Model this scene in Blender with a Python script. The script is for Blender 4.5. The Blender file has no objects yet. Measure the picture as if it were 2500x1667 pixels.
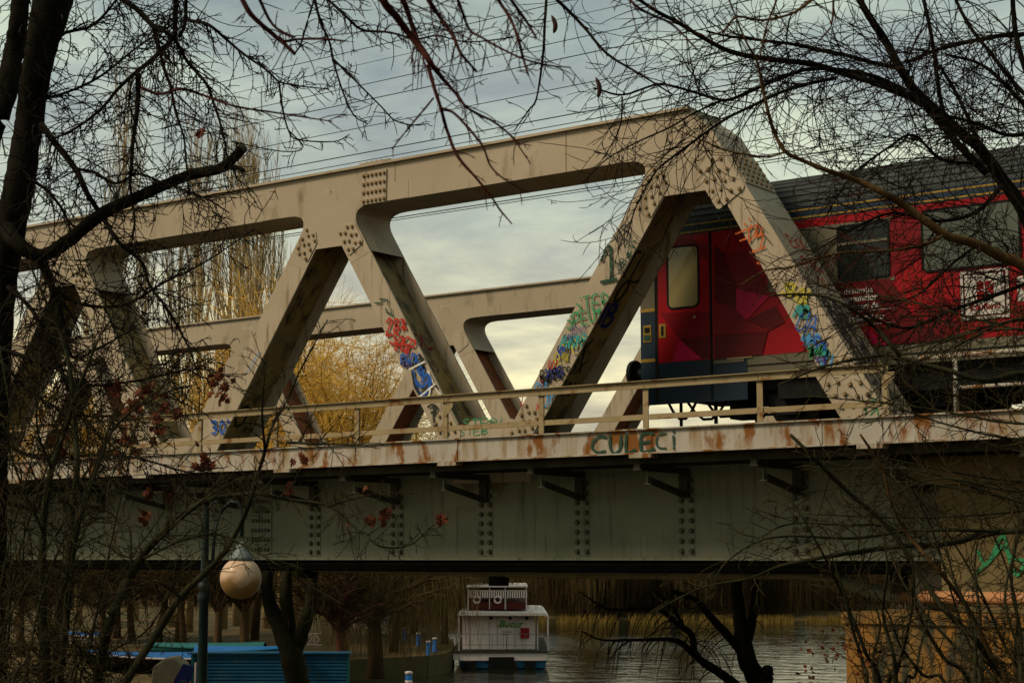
import bpy, math, random
from mathutils import Vector, Matrix
S = bpy.context.scene
COL = S.collection
R = math.radians
random.seed(7)

# ------------------------------------------------------------------ camera, sky, sun, exposure
F, PCX, PCY = 4150.0, 1250.0, 833.5
YAW, PITCH = R(36.5), R(7.23)
FW = Vector((-math.sin(YAW)*math.cos(PITCH), math.cos(YAW)*math.cos(PITCH), math.sin(PITCH)))
RT = Vector((math.cos(YAW), math.sin(YAW), 0))
UP = RT.cross(FW)
cam_data = bpy.data.cameras.new('camera')
cam = bpy.data.objects.new('camera', cam_data)
COL.objects.link(cam)
cam.matrix_world = Matrix((RT, UP, -FW)).transposed().to_4x4()
cam_data.sensor_width = 36.0
cam_data.lens = F/2500*36
cam_data.clip_start, cam_data.clip_end = 0.1, 4000
cam_data.dof.use_dof = True
cam_data.dof.focus_distance = 27
cam_data.dof.aperture_fstop = 10
S.camera = cam

SUN_AZ, SUN_EL = math.atan2(-0.55, -0.83), R(42)
world = bpy.data.worlds.new('World'); S.world = world
world.use_nodes = True
wn, wl = world.node_tree.nodes, world.node_tree.links
wn.clear()
def wnode(t, **k):
    n = wn.new(t)
    for a, b in k.items(): setattr(n, a, b)
    return n
w_out = wnode('ShaderNodeOutputWorld'); w_bg = wnode('ShaderNodeBackground')
w_bg.inputs['Strength'].default_value = 0.15
w_sky = wnode('ShaderNodeTexSky', sky_type='NISHITA', sun_disc=False)
w_sky.sun_elevation = SUN_EL; w_sky.sun_rotation = SUN_AZ; w_sky.dust_density = 3.0
w_tc = wnode('ShaderNodeTexCoord'); w_sep = wnode('ShaderNodeSeparateXYZ')
wl.new(w_tc.outputs['Generated'], w_sep.inputs[0])
def wmath(op, a, b=None, clamp=False):
    n = wnode('ShaderNodeMath', operation=op, use_clamp=clamp)
    for i, v in enumerate((a, b)):
        if v is None: continue
        if isinstance(v, (int, float)): n.inputs[i].default_value = v
        else: wl.new(v, n.inputs[i])
    return n.outputs[0]
w_z = wmath('MAXIMUM', w_sep.outputs[2], 0.0)
w_d = wmath('ADD', w_z, 0.16)
w_x = wmath('DIVIDE', w_sep.outputs[0], w_d); w_y = wmath('DIVIDE', w_sep.outputs[1], w_d)
w_cmb = wnode('ShaderNodeCombineXYZ'); wl.new(w_x, w_cmb.inputs[0]); wl.new(w_y, w_cmb.inputs[1])
def wramp(src, stops):
    n = wnode('ShaderNodeValToRGB'); wl.new(src, n.inputs[0])
    e = n.color_ramp.elements
    while len(e) < len(stops): e.new(0.5)
    for q, (p, c) in zip(e, stops): q.position = p; q.color = (*c, 1)
    return n.outputs[0]
def wnoise(scale, detail, rough, dist=0.0):
    n = wnode('ShaderNodeTexNoise'); wl.new(w_cmb.outputs[0], n.inputs['Vector'])
    n.inputs['Scale'].default_value = scale; n.inputs['Detail'].default_value = detail
    n.inputs['Roughness'].default_value = rough; n.inputs['Distortion'].default_value = dist
    return n.outputs['Fac']
# cloud sheet: pale cream towards the horizon all round, grey-blue and grey-green overhead
w_base = wramp(w_z, [(0.0, (0.88, 0.74, 0.42)), (0.09, (0.90, 0.80, 0.50)), (0.15, (0.78, 0.75, 0.52)), (0.20, (0.58, 0.625, 0.50)), (0.27, (0.425, 0.485, 0.445)), (0.34, (0.44, 0.525, 0.45)), (1.0, (0.31, 0.38, 0.32))])
w_c1 = wramp(wnoise(1.5, 6, 0.55, 0.6), [(0.35, (0.66, 0.67, 0.77)), (0.5, (0.95, 0.97, 1.0)), (0.64, (1.38, 1.37, 1.24))])
w_c2 = wramp(wnoise(5.0, 8, 0.62, 0.4), [(0.32, (0.80, 0.82, 0.89)), (0.68, (1.20, 1.18, 1.10))])
def wmix(kind, a, b, fac=1.0):
    n = wnode('ShaderNodeMixRGB', blend_type=kind); n.inputs[0].default_value = fac
    wl.new(a, n.inputs[1]); wl.new(b, n.inputs[2]); return n.outputs[0]
w_cloud = wmix('MULTIPLY', wmix('MULTIPLY', w_base, w_c1), w_c2)
w_gain = wnode('ShaderNodeVectorMath', operation='SCALE'); wl.new(w_cloud, w_gain.inputs[0]); w_gain.inputs['Scale'].default_value = 10.0
w_fin = wmix('MIX', w_sky.outputs[0], w_gain.outputs[0], 0.92)
wl.new(w_fin, w_bg.inputs['Color']); wl.new(w_bg.outputs[0], w_out.inputs[0])

sun_data = bpy.data.lights.new('sun', 'SUN'); sun = bpy.data.objects.new('sun', sun_data); COL.objects.link(sun)
sun_data.energy = 5.0; sun_data.angle = R(18); sun_data.color = (1.0, 0.82, 0.58)
SV = Vector((math.sin(SUN_AZ)*math.cos(SUN_EL), math.cos(SUN_AZ)*math.cos(SUN_EL), math.sin(SUN_EL)))
sun.rotation_euler = (-SV).to_track_quat('-Z', 'Y').to_euler()
S.view_settings.view_transform = 'Standard'; S.view_settings.look = 'None'
S.view_settings.exposure = -0.585; S.view_settings.gamma = 1.0

# ------------------------------------------------------------------ helpers
def ray(x, y): return FW + RT*((x-PCX)/F) - UP*((y-PCY)/F)
def at(x, y, d): return ray(x, y)*d
def onY(x, y, Y): r = ray(x, y); return r*(Y/r.y)
def onZ(x, y, Z): r = ray(x, y); return r*(Z/r.z)

class MB:
    def __init__(s): s.v = []; s.f = []
    def quadbox(s, c8):
        b = len(s.v); s.v += [tuple(c) for c in c8]
        s.f += [(b, b+3, b+2, b+1), (b+4, b+5, b+6, b+7), (b, b+1, b+5, b+4), (b+1, b+2, b+6, b+5), (b+2, b+3, b+7, b+6), (b+3, b, b+4, b+7)]
    def box(s, x0, x1, y0, y1, z0, z1):
        s.quadbox([(x0, y0, z0), (x1, y0, z0), (x1, y1, z0), (x0, y1, z0), (x0, y0, z1), (x1, y0, z1), (x1, y1, z1), (x0, y1, z1)]); return s
    def prismY(s, poly, y0, y1):          # poly: (x, z) outline
        b = len(s.v); n = len(poly)
        s.v += [(x, y0, z) for x, z in poly] + [(x, y1, z) for x, z in poly]
        s.f.append(tuple(range(b, b+n))); s.f.append(tuple(range(b+2*n-1, b+n-1, -1)))
        for i in range(n):
            j = (i+1) % n; s.f.append((b+j, b+i, b+n+i, b+n+j))
        return s
    def prismX(s, poly, x0, x1):          # poly: (y, z) outline
        b = len(s.v); n = len(poly)
        s.v += [(x0, y, z) for y, z in poly] + [(x1, y, z) for y, z in poly]
        s.f.append(tuple(range(b, b+n))); s.f.append(tuple(range(b+2*n-1, b+n-1, -1)))
        for i in range(n):
            j = (i+1) % n; s.f.append((b+j, b+i, b+n+i, b+n+j))
        return s
    def prismZ(s, poly, z0, z1):
        b = len(s.v); n = len(poly)
        s.v += [(x, y, z0) for x, y in poly] + [(x, y, z1) for x, y in poly]
        s.f.append(tuple(range(b+n-1, b-1, -1))); s.f.append(tuple(range(b+n, b+2*n)))
        for i in range(n):
            j = (i+1) % n; s.f.append((b+i, b+j, b+n+j, b+n+i))
        return s
    def tube(s, pts, rad, n=6, cap=True, rough=0.0):
        b = len(s.v); m = len(pts); ref = Vector((0.31, 0.22, 0.92))
        for i in range(m):
            d = (pts[min(i+1, m-1)] - pts[max(i-1, 0)])
            if d.length < 1e-9: d = Vector((0, 0, 1))
            d.normalize()
            u = d.cross(ref)
            if u.length < 0.1: u = d.cross(Vector((1, 0, 0)))
            u.normalize(); w = d.cross(u)
            for k in range(n):
                a = 6.28318*k/n; r = rad[i]*(1 + (random.uniform(-rough, rough) if rough else 0))
                s.v.append(tuple(pts[i] + u*(math.cos(a)*r) + w*(math.sin(a)*r)))
        for i in range(m-1):
            for k in range(n):
                k2 = (k+1) % n
                s.f.append((b+i*n+k, b+i*n+k2, b+(i+1)*n+k2, b+(i+1)*n+k))
        if cap:
            s.f.append(tuple(b+k for k in range(n-1, -1, -1))); s.f.append(tuple(b+(m-1)*n+k for k in range(n)))
        return s
    def bar(s, p, q, w, h):               # square bar from p to q
        d = (q-p).normalized(); u = d.cross(Vector((0, 0, 1)))
        if u.length < 0.05: u = Vector((1, 0, 0))
        u.normalize(); k = u.cross(d)
        u = u*(w/2); k = k*(h/2)
        s.quadbox([p-u-k, p+u-k, q+u-k, q-u-k, p-u+k, p+u+k, q+u+k, q-u+k]); return s
    def lathe(s, prof, c, n=24):          # prof: (r, z)
        b = len(s.v); m = len(prof)
        for r, z in prof:
            for k in range(n):
                a = 6.28318*k/n; s.v.append((c[0]+r*math.cos(a), c[1]+r*math.sin(a), c[2]+z))
        for i in range(m-1):
            for k in range(n):
                k2 = (k+1) % n; s.f.append((b+i*n+k, b+i*n+k2, b+(i+1)*n+k2, b+(i+1)*n+k))
        s.f.append(tuple(b+k for k in range(n-1, -1, -1))); s.f.append(tuple(b+(m-1)*n+k for k in range(n)))
        return s
    def poly(s, pts):
        b = len(s.v); s.v += [tuple(p) for p in pts]; s.f.append(tuple(range(b, b+len(pts)))); return s
    def build(s, name, m, parent=None, smooth=False, bevel=0.0):
        me = bpy.data.meshes.new(name); me.from_pydata(s.v, [], s.f); me.update()
        if smooth: me.polygons.foreach_set('use_smooth', [True]*len(me.polygons))
        me.materials.append(m)
        o = bpy.data.objects.new(name, me); COL.objects.link(o)
        if parent: o.parent = parent; o.matrix_parent_inverse = parent.matrix_world.inverted()
        if bevel:
            md = o.modifiers.new('bevel', 'BEVEL'); md.width = bevel; md.segments = 1; md.limit_method = 'ANGLE'
        return o

def tag(o, label=None, cat=None, group=None, kind=None):
    for k, v in (('label', label), ('category', cat), ('group', group), ('kind', kind)):
        if v: o[k] = v
    return o
def empty(name, loc, label=None, cat=None, group=None):
    o = bpy.data.objects.new(name, None); COL.objects.link(o)
    o.location = loc; o.matrix_world = Matrix.Translation(Vector(loc)); o.empty_display_size = 0.3
    return tag(o, label, cat, group)
def dup(o, parent, off=(0, 0, 0)):
    c = o.copy(); COL.objects.link(c); c.parent = parent
    c.matrix_parent_inverse = o.matrix_parent_inverse.copy()
    c.location = Vector(o.location) + Vector(off)
    return c

# ------------------------------------------------------------------ materials
def mat(name, c1, c2=None, scale=3.0, rough=0.7, bump=0.0, bscale=40.0, stretch=(1, 1, 1), lo=0.35, hi=0.65, metal=0.0, spec=0.15, c3=None, s3=1.0, t3=(0.55, 0.65), st3=(1, 1, 1), det=6, c4=None, s4=1.0, t4=(0.6, 0.7), st4=(1, 1, 1)):
    m = bpy.data.materials.new(name); m.use_nodes = True
    nt = m.node_tree; N, L = nt.nodes, nt.links
    b = N['Principled BSDF']; b.inputs['Roughness'].default_value = rough; b.inputs['Metallic'].default_value = metal
    b.inputs['Specular IOR Level'].default_value = spec
    b.inputs['Base Color'].default_value = (*c1, 1)
    tc = N.new('ShaderNodeTexCoord')
    def noise(sc, st, d=det):
        mp = N.new('ShaderNodeMapping'); mp.inputs['Scale'].default_value = st; L.new(tc.outputs['Object'], mp.inputs[0])
        n = N.new('ShaderNodeTexNoise'); n.inputs['Scale'].default_value = sc; n.inputs['Detail'].default_value = d; n.inputs['Roughness'].default_value = 0.6
        L.new(mp.outputs[0], n.inputs['Vector']); return n.outputs['Fac']
    out = None
    if c2:
        r = N.new('ShaderNodeValToRGB'); L.new(noise(scale, stretch), r.inputs[0])
        r.color_ramp.elements[0].position = lo; r.color_ramp.elements[0].color = (*c1, 1)
        r.color_ramp.elements[1].position = hi; r.color_ramp.elements[1].color = (*c2, 1)
        out = r.outputs[0]
    for c3, s3, t3, st3 in ((c3, s3, t3, st3), (c4, s4, t4, st4)):
        if not c3: continue
        r = N.new('ShaderNodeValToRGB'); L.new(noise(s3, st3, 8), r.inputs[0])
        r.color_ramp.elements[0].position = t3[0]; r.color_ramp.elements[0].color = (0, 0, 0, 1)
        r.color_ramp.elements[1].position = t3[1]; r.color_ramp.elements[1].color = (1, 1, 1, 1)
        mx = N.new('ShaderNodeMixRGB'); L.new(r.outputs[0], mx.inputs[0])
        if out: L.new(out, mx.inputs[1])
        else: mx.inputs[1].default_value = (*c1, 1)
        mx.inputs[2].default_value = (*c3, 1); out = mx.outputs[0]
    if out: L.new(out, b.inputs['Base Color'])
    if bump:
        bp = N.new('ShaderNodeBump'); bp.inputs['Strength'].default_value = bump; bp.inputs['Distance'].default_value = 0.02
        L.new(noise(bscale, stretch), bp.inputs['Height']); L.new(bp.outputs[0], b.inputs['Normal'])
    return m
M = {}
M['cream'] = mat('cream_steel_paint', (0.290, 0.236, 0.166), (0.340, 0.280, 0.205), 0.9, 0.55, 0.05, 60, c4=(0.15, 0.065, 0.02), s4=7.0, t4=(0.70, 0.78), st4=(1, 1, 0.35), c3=(0.11, 0.075, 0.035), s3=2.4, t3=(0.53, 0.74), st3=(3.2, 3.2, 0.4))
M['chord'] = mat('cream_chord_paint', (0.280, 0.228, 0.160), (0.330, 0.271, 0.198), 0.5, 0.55, 0.05, 60, c4=(0.15, 0.07, 0.022), s4=6.0, t4=(0.72, 0.79), st4=(1, 1, 0.4), c3=(0.13, 0.095, 0.05), s3=1.6, t3=(0.55, 0.80), st3=(1.8, 1.8, 0.7))
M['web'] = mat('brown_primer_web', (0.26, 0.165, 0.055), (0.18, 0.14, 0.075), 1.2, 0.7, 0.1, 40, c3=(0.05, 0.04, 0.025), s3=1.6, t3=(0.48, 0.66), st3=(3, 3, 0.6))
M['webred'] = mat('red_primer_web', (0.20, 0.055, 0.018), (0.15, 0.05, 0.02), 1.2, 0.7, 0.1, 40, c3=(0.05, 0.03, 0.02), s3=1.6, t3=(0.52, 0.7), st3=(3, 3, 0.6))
M['girder'] = mat('grey_green_girder_paint', (0.130, 0.136, 0.092), (0.185, 0.182, 0.128), 0.8, 0.6, 0.06, 50, c4=(0.15, 0.10, 0.03), s4=0.8, t4=(0.60, 0.74), st4=(1, 1, 1.3), c3=(0.04, 0.048, 0.028), s3=1.8, t3=(0.54, 0.78), st3=(5, 5, 0.35))
M['fascia'] = mat('rusty_white_fascia_paint', (0.275, 0.25, 0.21), (0.33, 0.30, 0.26), 1.3, 0.6, 0.08, 50, c4=(0.15, 0.055, 0.008), s4=2.3, t4=(0.525, 0.62), st4=(1.6, 1.6, 0.7), c3=(0.19, 0.12, 0.045), s3=1.5, t3=(0.47, 0.68), st3=(3, 3, 0.5))
M['rail'] = mat('ochre_rail_paint', (0.205, 0.155, 0.078), (0.26, 0.20, 0.115), 2.5, 0.55, 0.05, 60, c3=(0.13, 0.05, 0.012), s3=4, t3=(0.54, 0.66))
M['bolt'] = mat('bolt_paint', (0.17, 0.12, 0.055), (0.23, 0.17, 0.09), 20, 0.5, c3=(0.2, 0.09, 0.03), s3=14, t3=(0.55, 0.7))
M['gbolt'] = mat('girder_bolt_paint', (0.045, 0.045, 0.03), (0.075, 0.07, 0.045), 12, 0.5)
M['darksteel'] = mat('dirty_dark_steel', (0.035, 0.033, 0.025), (0.06, 0.055, 0.04), 3, 0.75, 0.1, 40, spec=0.03)
M['concrete'] = mat('stained_concrete', (0.22, 0.098, 0.018), (0.15, 0.088, 0.028), 1.1, 0.85, 0.35, 18, c3=(0.035, 0.034, 0.02), s3=1.5, t3=(0.46, 0.56), st3=(2.4, 2.4, 0.45))
M['concrete2'] = mat('olive_concrete', (0.115, 0.085, 0.035), (0.15, 0.11, 0.05), 1.3, 0.85, 0.2, 18, c3=(0.09, 0.08, 0.04), s3=1.5, t3=(0.5, 0.7), st3=(2, 2, 0.4))
M['pipe'] = mat('pale_pipe', (0.16, 0.145, 0.09), (0.2, 0.18, 0.12), 2, 0.6, c3=(0.1, 0.09, 0.06), s3=3, t3=(0.55, 0.7))
M['pipeorange'] = mat('orange_pipe', (0.36, 0.15, 0.06), (0.30, 0.16, 0.08), 2, 0.6, c3=(0.2, 0.1, 0.05), s3=4, t3=(0.55, 0.7))
M['hose'] = mat('corrugated_sleeve', (0.20, 0.20, 0.14), (0.13, 0.13, 0.09), 4, 0.6)
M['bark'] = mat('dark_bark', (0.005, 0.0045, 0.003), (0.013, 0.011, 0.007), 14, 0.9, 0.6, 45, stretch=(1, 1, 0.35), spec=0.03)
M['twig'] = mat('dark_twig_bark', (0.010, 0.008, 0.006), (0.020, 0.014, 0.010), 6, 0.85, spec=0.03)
M['redtwig'] = mat('reddish_twig_bark', (0.026, 0.006, 0.005), (0.042, 0.012, 0.008), 6, 0.8, spec=0.03)
M['olivetwig'] = mat('olive_brown_twig_bark', (0.016, 0.012, 0.006), (0.034, 0.026, 0.012), 5, 0.85, spec=0.03)
M['brownbark'] = mat('ochre_brown_bark', (0.055, 0.03, 0.012), (0.085, 0.05, 0.02), 9, 0.85, 0.4, 40, spec=0.03)
M['greenbark'] = mat('mossy_green_bark', (0.016, 0.016, 0.009), (0.032, 0.030, 0.015), 9, 0.9, 0.5, 45, stretch=(1, 1, 0.4), spec=0.03)
M['cutwood'] = mat('cut_wood', (0.10, 0.075, 0.045), (0.06, 0.045, 0.03), 20, 0.9)
M['poplar'] = mat('poplar_bark', (0.30, 0.215, 0.105), (0.22, 0.165, 0.085), 0.5, 0.9)
M['gold'] = mat('golden_willow_twigs', (0.62, 0.37, 0.06), (0.42, 0.25, 0.05), 0.5, 0.85)
M['goldlimb'] = mat('golden_brown_limb_bark', (0.16, 0.085, 0.02), (0.11, 0.06, 0.02), 0.6, 0.9)
M['brownwood'] = mat('brown_thicket_twigs', (0.050, 0.032, 0.012), (0.034, 0.024, 0.011), 0.4, 0.9, spec=0.03)
M['willow'] = mat('willow_strands', (0.10, 0.066, 0.020), (0.07, 0.05, 0.018), 0.6, 0.9)
M['farbark'] = mat('far_trunk_bark', (0.05, 0.032, 0.016), (0.08, 0.05, 0.025), 1.5, 0.9, 0.5, 12, stretch=(1, 1, 0.3), spec=0.03)
M['redbark'] = mat('red_brown_trunk_bark', (0.09, 0.03, 0.018), (0.06, 0.022, 0.014), 1.5, 0.9, 0.5, 12, stretch=(1, 1, 0.3))
M['evergreen'] = mat('evergreen_needles', (0.018, 0.035, 0.022), (0.028, 0.05, 0.03), 1, 0.9)
M['deadleaf'] = mat('dead_leaf', (0.12, 0.030, 0.010), (0.07, 0.018, 0.009), 12, 0.8)
M['pod'] = mat('dark_seed_pod', (0.03, 0.014, 0.010), (0.045, 0.02, 0.014), 20, 0.5)
M['red'] = mat('red_coach_paint', (0.23, 0.0025, 0.006), (0.205, 0.0025, 0.006), 0.7, 0.4, spec=0.12)
M['red2'] = mat('deep_red_coach_vinyl', (0.075, 0.0015, 0.003), (0.065, 0.0015, 0.003), 0.7, 0.4, spec=0.12)
M['red3'] = mat('dark_red_coach_vinyl', (0.135, 0.002, 0.005), (0.12, 0.002, 0.005), 0.7, 0.4, spec=0.12)
M['crimson'] = mat('crimson_coach_vinyl', (0.36, 0.004, 0.045), (0.32, 0.004, 0.04), 0.7, 0.4, spec=0.12)
M['blue'] = mat('dark_blue_coach_paint', (0.006, 0.014, 0.028), (0.008, 0.019, 0.033), 1.2, 0.45)
M['greycoach'] = mat('olive_grey_coach_paint', (0.085, 0.078, 0.05), (0.105, 0.095, 0.062), 1.5, 0.5, c3=(0.08, 0.07, 0.045), s3=2, t3=(0.55, 0.8))
M['roof'] = mat('dark_coach_roof', (0.030, 0.036, 0.037), (0.042, 0.047, 0.045), 1.2, 0.6, c3=(0.035, 0.038, 0.034), s3=1.5, t3=(0.5, 0.7), st3=(0.4, 3, 3))
M['yellow'] = mat('yellow_stripe_paint', (0.25, 0.15, 0.022), (0.2, 0.125, 0.02), 4, 0.5)
M['white'] = mat('white_vinyl', (0.42, 0.39, 0.36), (0.36, 0.34, 0.31), 3, 0.5)
M['black'] = mat('black_rubber', (0.008, 0.008, 0.008), (0.014, 0.014, 0.013), 5, 0.6, spec=0.03)
M['glassdark'] = mat('dark_coach_glass', (0.006, 0.009, 0.008), (0.010, 0.014, 0.012), 2, 0.08, spec=0.25)
M['glassgrey'] = mat('curtained_grey_glass', (0.075, 0.085, 0.065), (0.055, 0.065, 0.052), 0.8, 0.12, spec=0.25)
M['glassblind'] = mat('door_glass_with_pale_blind', (0.22, 0.185, 0.085), (0.18, 0.155, 0.08), 1.0, 0.12, spec=0.3)
M['lampgreen'] = mat('dark_green_lamp_paint', (0.006, 0.013, 0.013), (0.010, 0.020, 0.019), 8, 0.5)
M['zinc'] = mat('grey_lamp_cap', (0.10, 0.13, 0.13), (0.13, 0.155, 0.15), 8, 0.45)
M['globe'] = mat('opal_globe', (0.50, 0.34, 0.24), (0.46, 0.32, 0.21), 2.0, 0.3, c3=(0.22, 0.15, 0.075), s3=2.5, t3=(0.55, 0.8), st3=(1.0, 1.0, 3))
M['wire'] = mat('dark_wire', (0.02, 0.035, 0.035), (0.03, 0.045, 0.045), 2, 0.6)
M['boatwhite'] = mat('boat_white_paint', (0.78, 0.64, 0.60), (0.70, 0.58, 0.54), 0.8, 0.5, c3=(0.45, 0.34, 0.2), s3=1.5, t3=(0.6, 0.8), st3=(2, 2, 0.4))
M['boatred'] = mat('dark_red_canopy', (0.07, 0.012, 0.010), (0.09, 0.016, 0.012), 1, 0.7)
M['signred'] = mat('red_box_paint', (0.32, 0.015, 0.018), (0.28, 0.012, 0.015), 2, 0.5)
M['signgreen'] = mat('green_letter_paint', (0.01, 0.30, 0.02), (0.012, 0.26, 0.02), 2, 0.5)
M['boatblue'] = mat('boat_blue_paint', (0.010, 0.11, 0.36), (0.016, 0.13, 0.38), 1.2, 0.5)
M['hutblue'] = mat('faded_blue_siding', (0.008, 0.075, 0.165), (0.02, 0.105, 0.195), 1.2, 0.55, c3=(0.06, 0.11, 0.12), s3=2, t3=(0.55, 0.75))
M['turq'] = mat('turquoise_paint', (0.010, 0.085, 0.09), (0.016, 0.11, 0.11), 1.5, 0.55)
M['tarp'] = mat('grey_tarpaulin', (0.13, 0.11, 0.08), (0.18, 0.16, 0.11), 2, 0.8, 0.3, 6)
M['navy'] = mat('navy_panel', (0.010, 0.016, 0.10), (0.014, 0.02, 0.12), 1, 0.5)
M['grass'] = mat('rough_grass_ground', (0.04, 0.034, 0.010), (0.065, 0.045, 0.016), 0.35, 0.95, 0.5, 5, c3=(0.12, 0.07, 0.025), s3=0.25, t3=(0.5, 0.65))
M['quaywall'] = mat('olive_quay_concrete', (0.075, 0.062, 0.025), (0.058, 0.048, 0.022), 0.8, 0.9, 0.2, 8, c3=(0.05, 0.045, 0.02), s3=0.8, t3=(0.5, 0.7), st3=(2, 2, 0.5))
M['reed'] = mat('dry_yellow_reeds', (0.15, 0.095, 0.018), (0.11, 0.07, 0.015), 0.6, 0.9)
G = {k: mat(k+'_spray_paint', c, tuple(x*0.7 for x in c), 9, 0.6) for k, c in dict(
    g_black=(0.012, 0.016, 0.013), g_green=(0.03, 0.24, 0.10), g_dgreen=(0.012, 0.05, 0.03), g_red=(0.42, 0.02, 0.012), g_dred=(0.16, 0.01, 0.012), g_blue=(0.015, 0.09, 0.40),
    g_navy=(0.012, 0.018, 0.16), g_teal=(0.03, 0.27, 0.26), g_sky=(0.05, 0.25, 0.50), g_yellow=(0.42, 0.36, 0.05), g_white=(0.68, 0.66, 0.60), g_orange=(0.48, 0.09, 0.015), g_grey=(0.06, 0.065, 0.07), g_violet=(0.12, 0.10, 0.26), g_brown=(0.10, 0.045, 0.03)).items()}
for k_, m_ in G.items():
    nt_ = m_.node_tree; bs_ = nt_.nodes['Principled BSDF']; o_ = nt_.nodes['Material Output']
    n_ = nt_.nodes.new('ShaderNodeTexNoise'); n_.inputs['Scale'].default_value = 26; n_.inputs['Detail'].default_value = 8; n_.inputs['Roughness'].default_value = 0.7
    t_ = nt_.nodes.new('ShaderNodeTexCoord'); nt_.links.new(t_.outputs['Object'], n_.inputs['Vector'])
    r_ = nt_.nodes.new('ShaderNodeMapRange'); r_.inputs[1].default_value = 0.34; r_.inputs[2].default_value = 0.48; r_.inputs[3].default_value = 0.45; r_.inputs[4].default_value = 1.0
    nt_.links.new(n_.outputs['Fac'], r_.inputs[0])
    tr_ = nt_.nodes.new('ShaderNodeBsdfTransparent'); mx_ = nt_.nodes.new('ShaderNodeMixShader')
    nt_.links.new(r_.outputs[0], mx_.inputs[0]); nt_.links.new(tr_.outputs[0], mx_.inputs[1]); nt_.links.new(bs_.outputs[0], mx_.inputs[2]); nt_.links.new(mx_.outputs[0], o_.inputs['Surface'])
# still lake water
m = bpy.data.materials.new('lake_water'); m.use_nodes = True; N, L = m.node_tree.nodes, m.node_tree.links
b = N['Principled BSDF']; b.inputs['Base Color'].default_value = (0.014, 0.016, 0.008, 1); b.inputs['Roughness'].default_value = 0.04; b.inputs['IOR'].default_value = 1.33; b.inputs['Specular IOR Level'].default_value = 0.5
tc = N.new('ShaderNodeTexCoord'); mp = N.new('ShaderNodeMapping'); mp.inputs['Scale'].default_value = (0.55, 0.75, 1); mp.inputs['Rotation'].default_value = (0, 0, -YAW)
nz = N.new('ShaderNodeTexNoise'); nz.inputs['Scale'].default_value = 1.0; nz.inputs['Detail'].default_value = 5
bp = N.new('ShaderNodeBump'); bp.inputs['Strength'].default_value = 0.16; bp.inputs['Distance'].default_value = 0.25
L.new(tc.outputs['Object'], mp.inputs[0]); L.new(mp.outputs[0], nz.inputs['Vector']); nz2 = N.new('ShaderNodeTexNoise'); nz2.inputs['Scale'].default_value = 0.035; nz2.inputs['Detail'].default_value = 2; L.new(mp.outputs[0], nz2.inputs['Vector'])
rp2 = N.new('ShaderNodeMapRange'); rp2.inputs[1].default_value = 0.45; rp2.inputs[2].default_value = 0.6; rp2.inputs[3].default_value = 0.35; rp2.inputs[4].default_value = 1.0; L.new(nz2.outputs['Fac'], rp2.inputs[0]); L.new(rp2.outputs[0], bp.inputs['Strength'])
L.new(nz.outputs['Fac'], bp.inputs['Height']); L.new(bp.outputs[0], b.inputs['Normal'])
M['water'] = m

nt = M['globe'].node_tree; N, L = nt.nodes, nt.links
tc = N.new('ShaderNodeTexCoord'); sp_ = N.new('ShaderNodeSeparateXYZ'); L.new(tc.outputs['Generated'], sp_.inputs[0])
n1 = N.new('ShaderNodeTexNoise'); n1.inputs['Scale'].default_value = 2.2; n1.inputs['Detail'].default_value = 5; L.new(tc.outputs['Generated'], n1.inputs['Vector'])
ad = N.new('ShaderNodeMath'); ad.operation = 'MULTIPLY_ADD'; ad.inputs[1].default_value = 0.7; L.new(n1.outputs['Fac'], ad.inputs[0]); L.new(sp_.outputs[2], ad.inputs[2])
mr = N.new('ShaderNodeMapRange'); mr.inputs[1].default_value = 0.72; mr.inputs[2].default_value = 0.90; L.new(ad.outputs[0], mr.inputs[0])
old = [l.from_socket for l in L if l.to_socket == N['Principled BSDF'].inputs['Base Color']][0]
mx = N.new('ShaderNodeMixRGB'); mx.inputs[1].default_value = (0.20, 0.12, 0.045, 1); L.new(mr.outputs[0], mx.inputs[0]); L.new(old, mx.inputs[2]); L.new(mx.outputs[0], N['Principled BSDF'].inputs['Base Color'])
def text_mesh(txt, size, shear=0.0, bold=0.0, align='LEFT'):
    c = bpy.data.curves.new('lettering', 'FONT'); c.body = txt; c.size = size; c.shear = shear; c.offset = bold; c.align_x = align; c.extrude = 0.0015; c.resolution_u = 3
    o = bpy.data.objects.new('tmp', c); COL.objects.link(o); dg = bpy.context.evaluated_depsgraph_get()
    me = bpy.data.meshes.new_from_object(o.evaluated_get(dg)); bpy.data.objects.remove(o); bpy.data.curves.remove(c)
    return me
def text(txt, loc, size, m, parent, rot=None, **k):
    me = text_mesh(txt, size, **k); me.materials.clear(); me.materials.append(m)
    o = bpy.data.objects.new('lettering', me); COL.objects.link(o)
    o.rotation_euler = rot or (R(90), 0, 0); o.location = loc
    o.parent = parent; o.matrix_parent_inverse = parent.matrix_world.inverted()
    return o

# ------------------------------------------------------------------ the setting: ground, lake, quay
WATER = -5.5
def sstep(a, b, x): t = max(0.0, min(1.0, (x-a)/(b-a))); return t*t*(3-2*t)
FH = Vector((-math.sin(YAW), math.cos(YAW)))
def ground(x, y):
    r = math.hypot(x, y); f = (x*FH.x + y*FH.y)/max(r, 0.01)
    h = -1.75 - 2.95*sstep(5, 24, r) - 2.2*sstep(25, 36, r)
    h += 2.1*sstep(144, 150, r)
    back = 1 - sstep(0.35, 0.6, f)
    h = h*(1-back) + back*(-1.75)
    land = sstep(-9.0, -3.0, x - 0.28*max(0.0, y-30)) * sstep(12, 24, y)
    h = h*(1-land) + land*(-4.4 if y < 60 else -4.6)
    return h + 0.12*math.sin(x*0.9+y*0.4)*math.sin(y*0.7-x*0.3)
g = MB(); radii = [0.01] + [1.12**k*1.0 for k in range(1, 66)]; NA = 120
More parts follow.
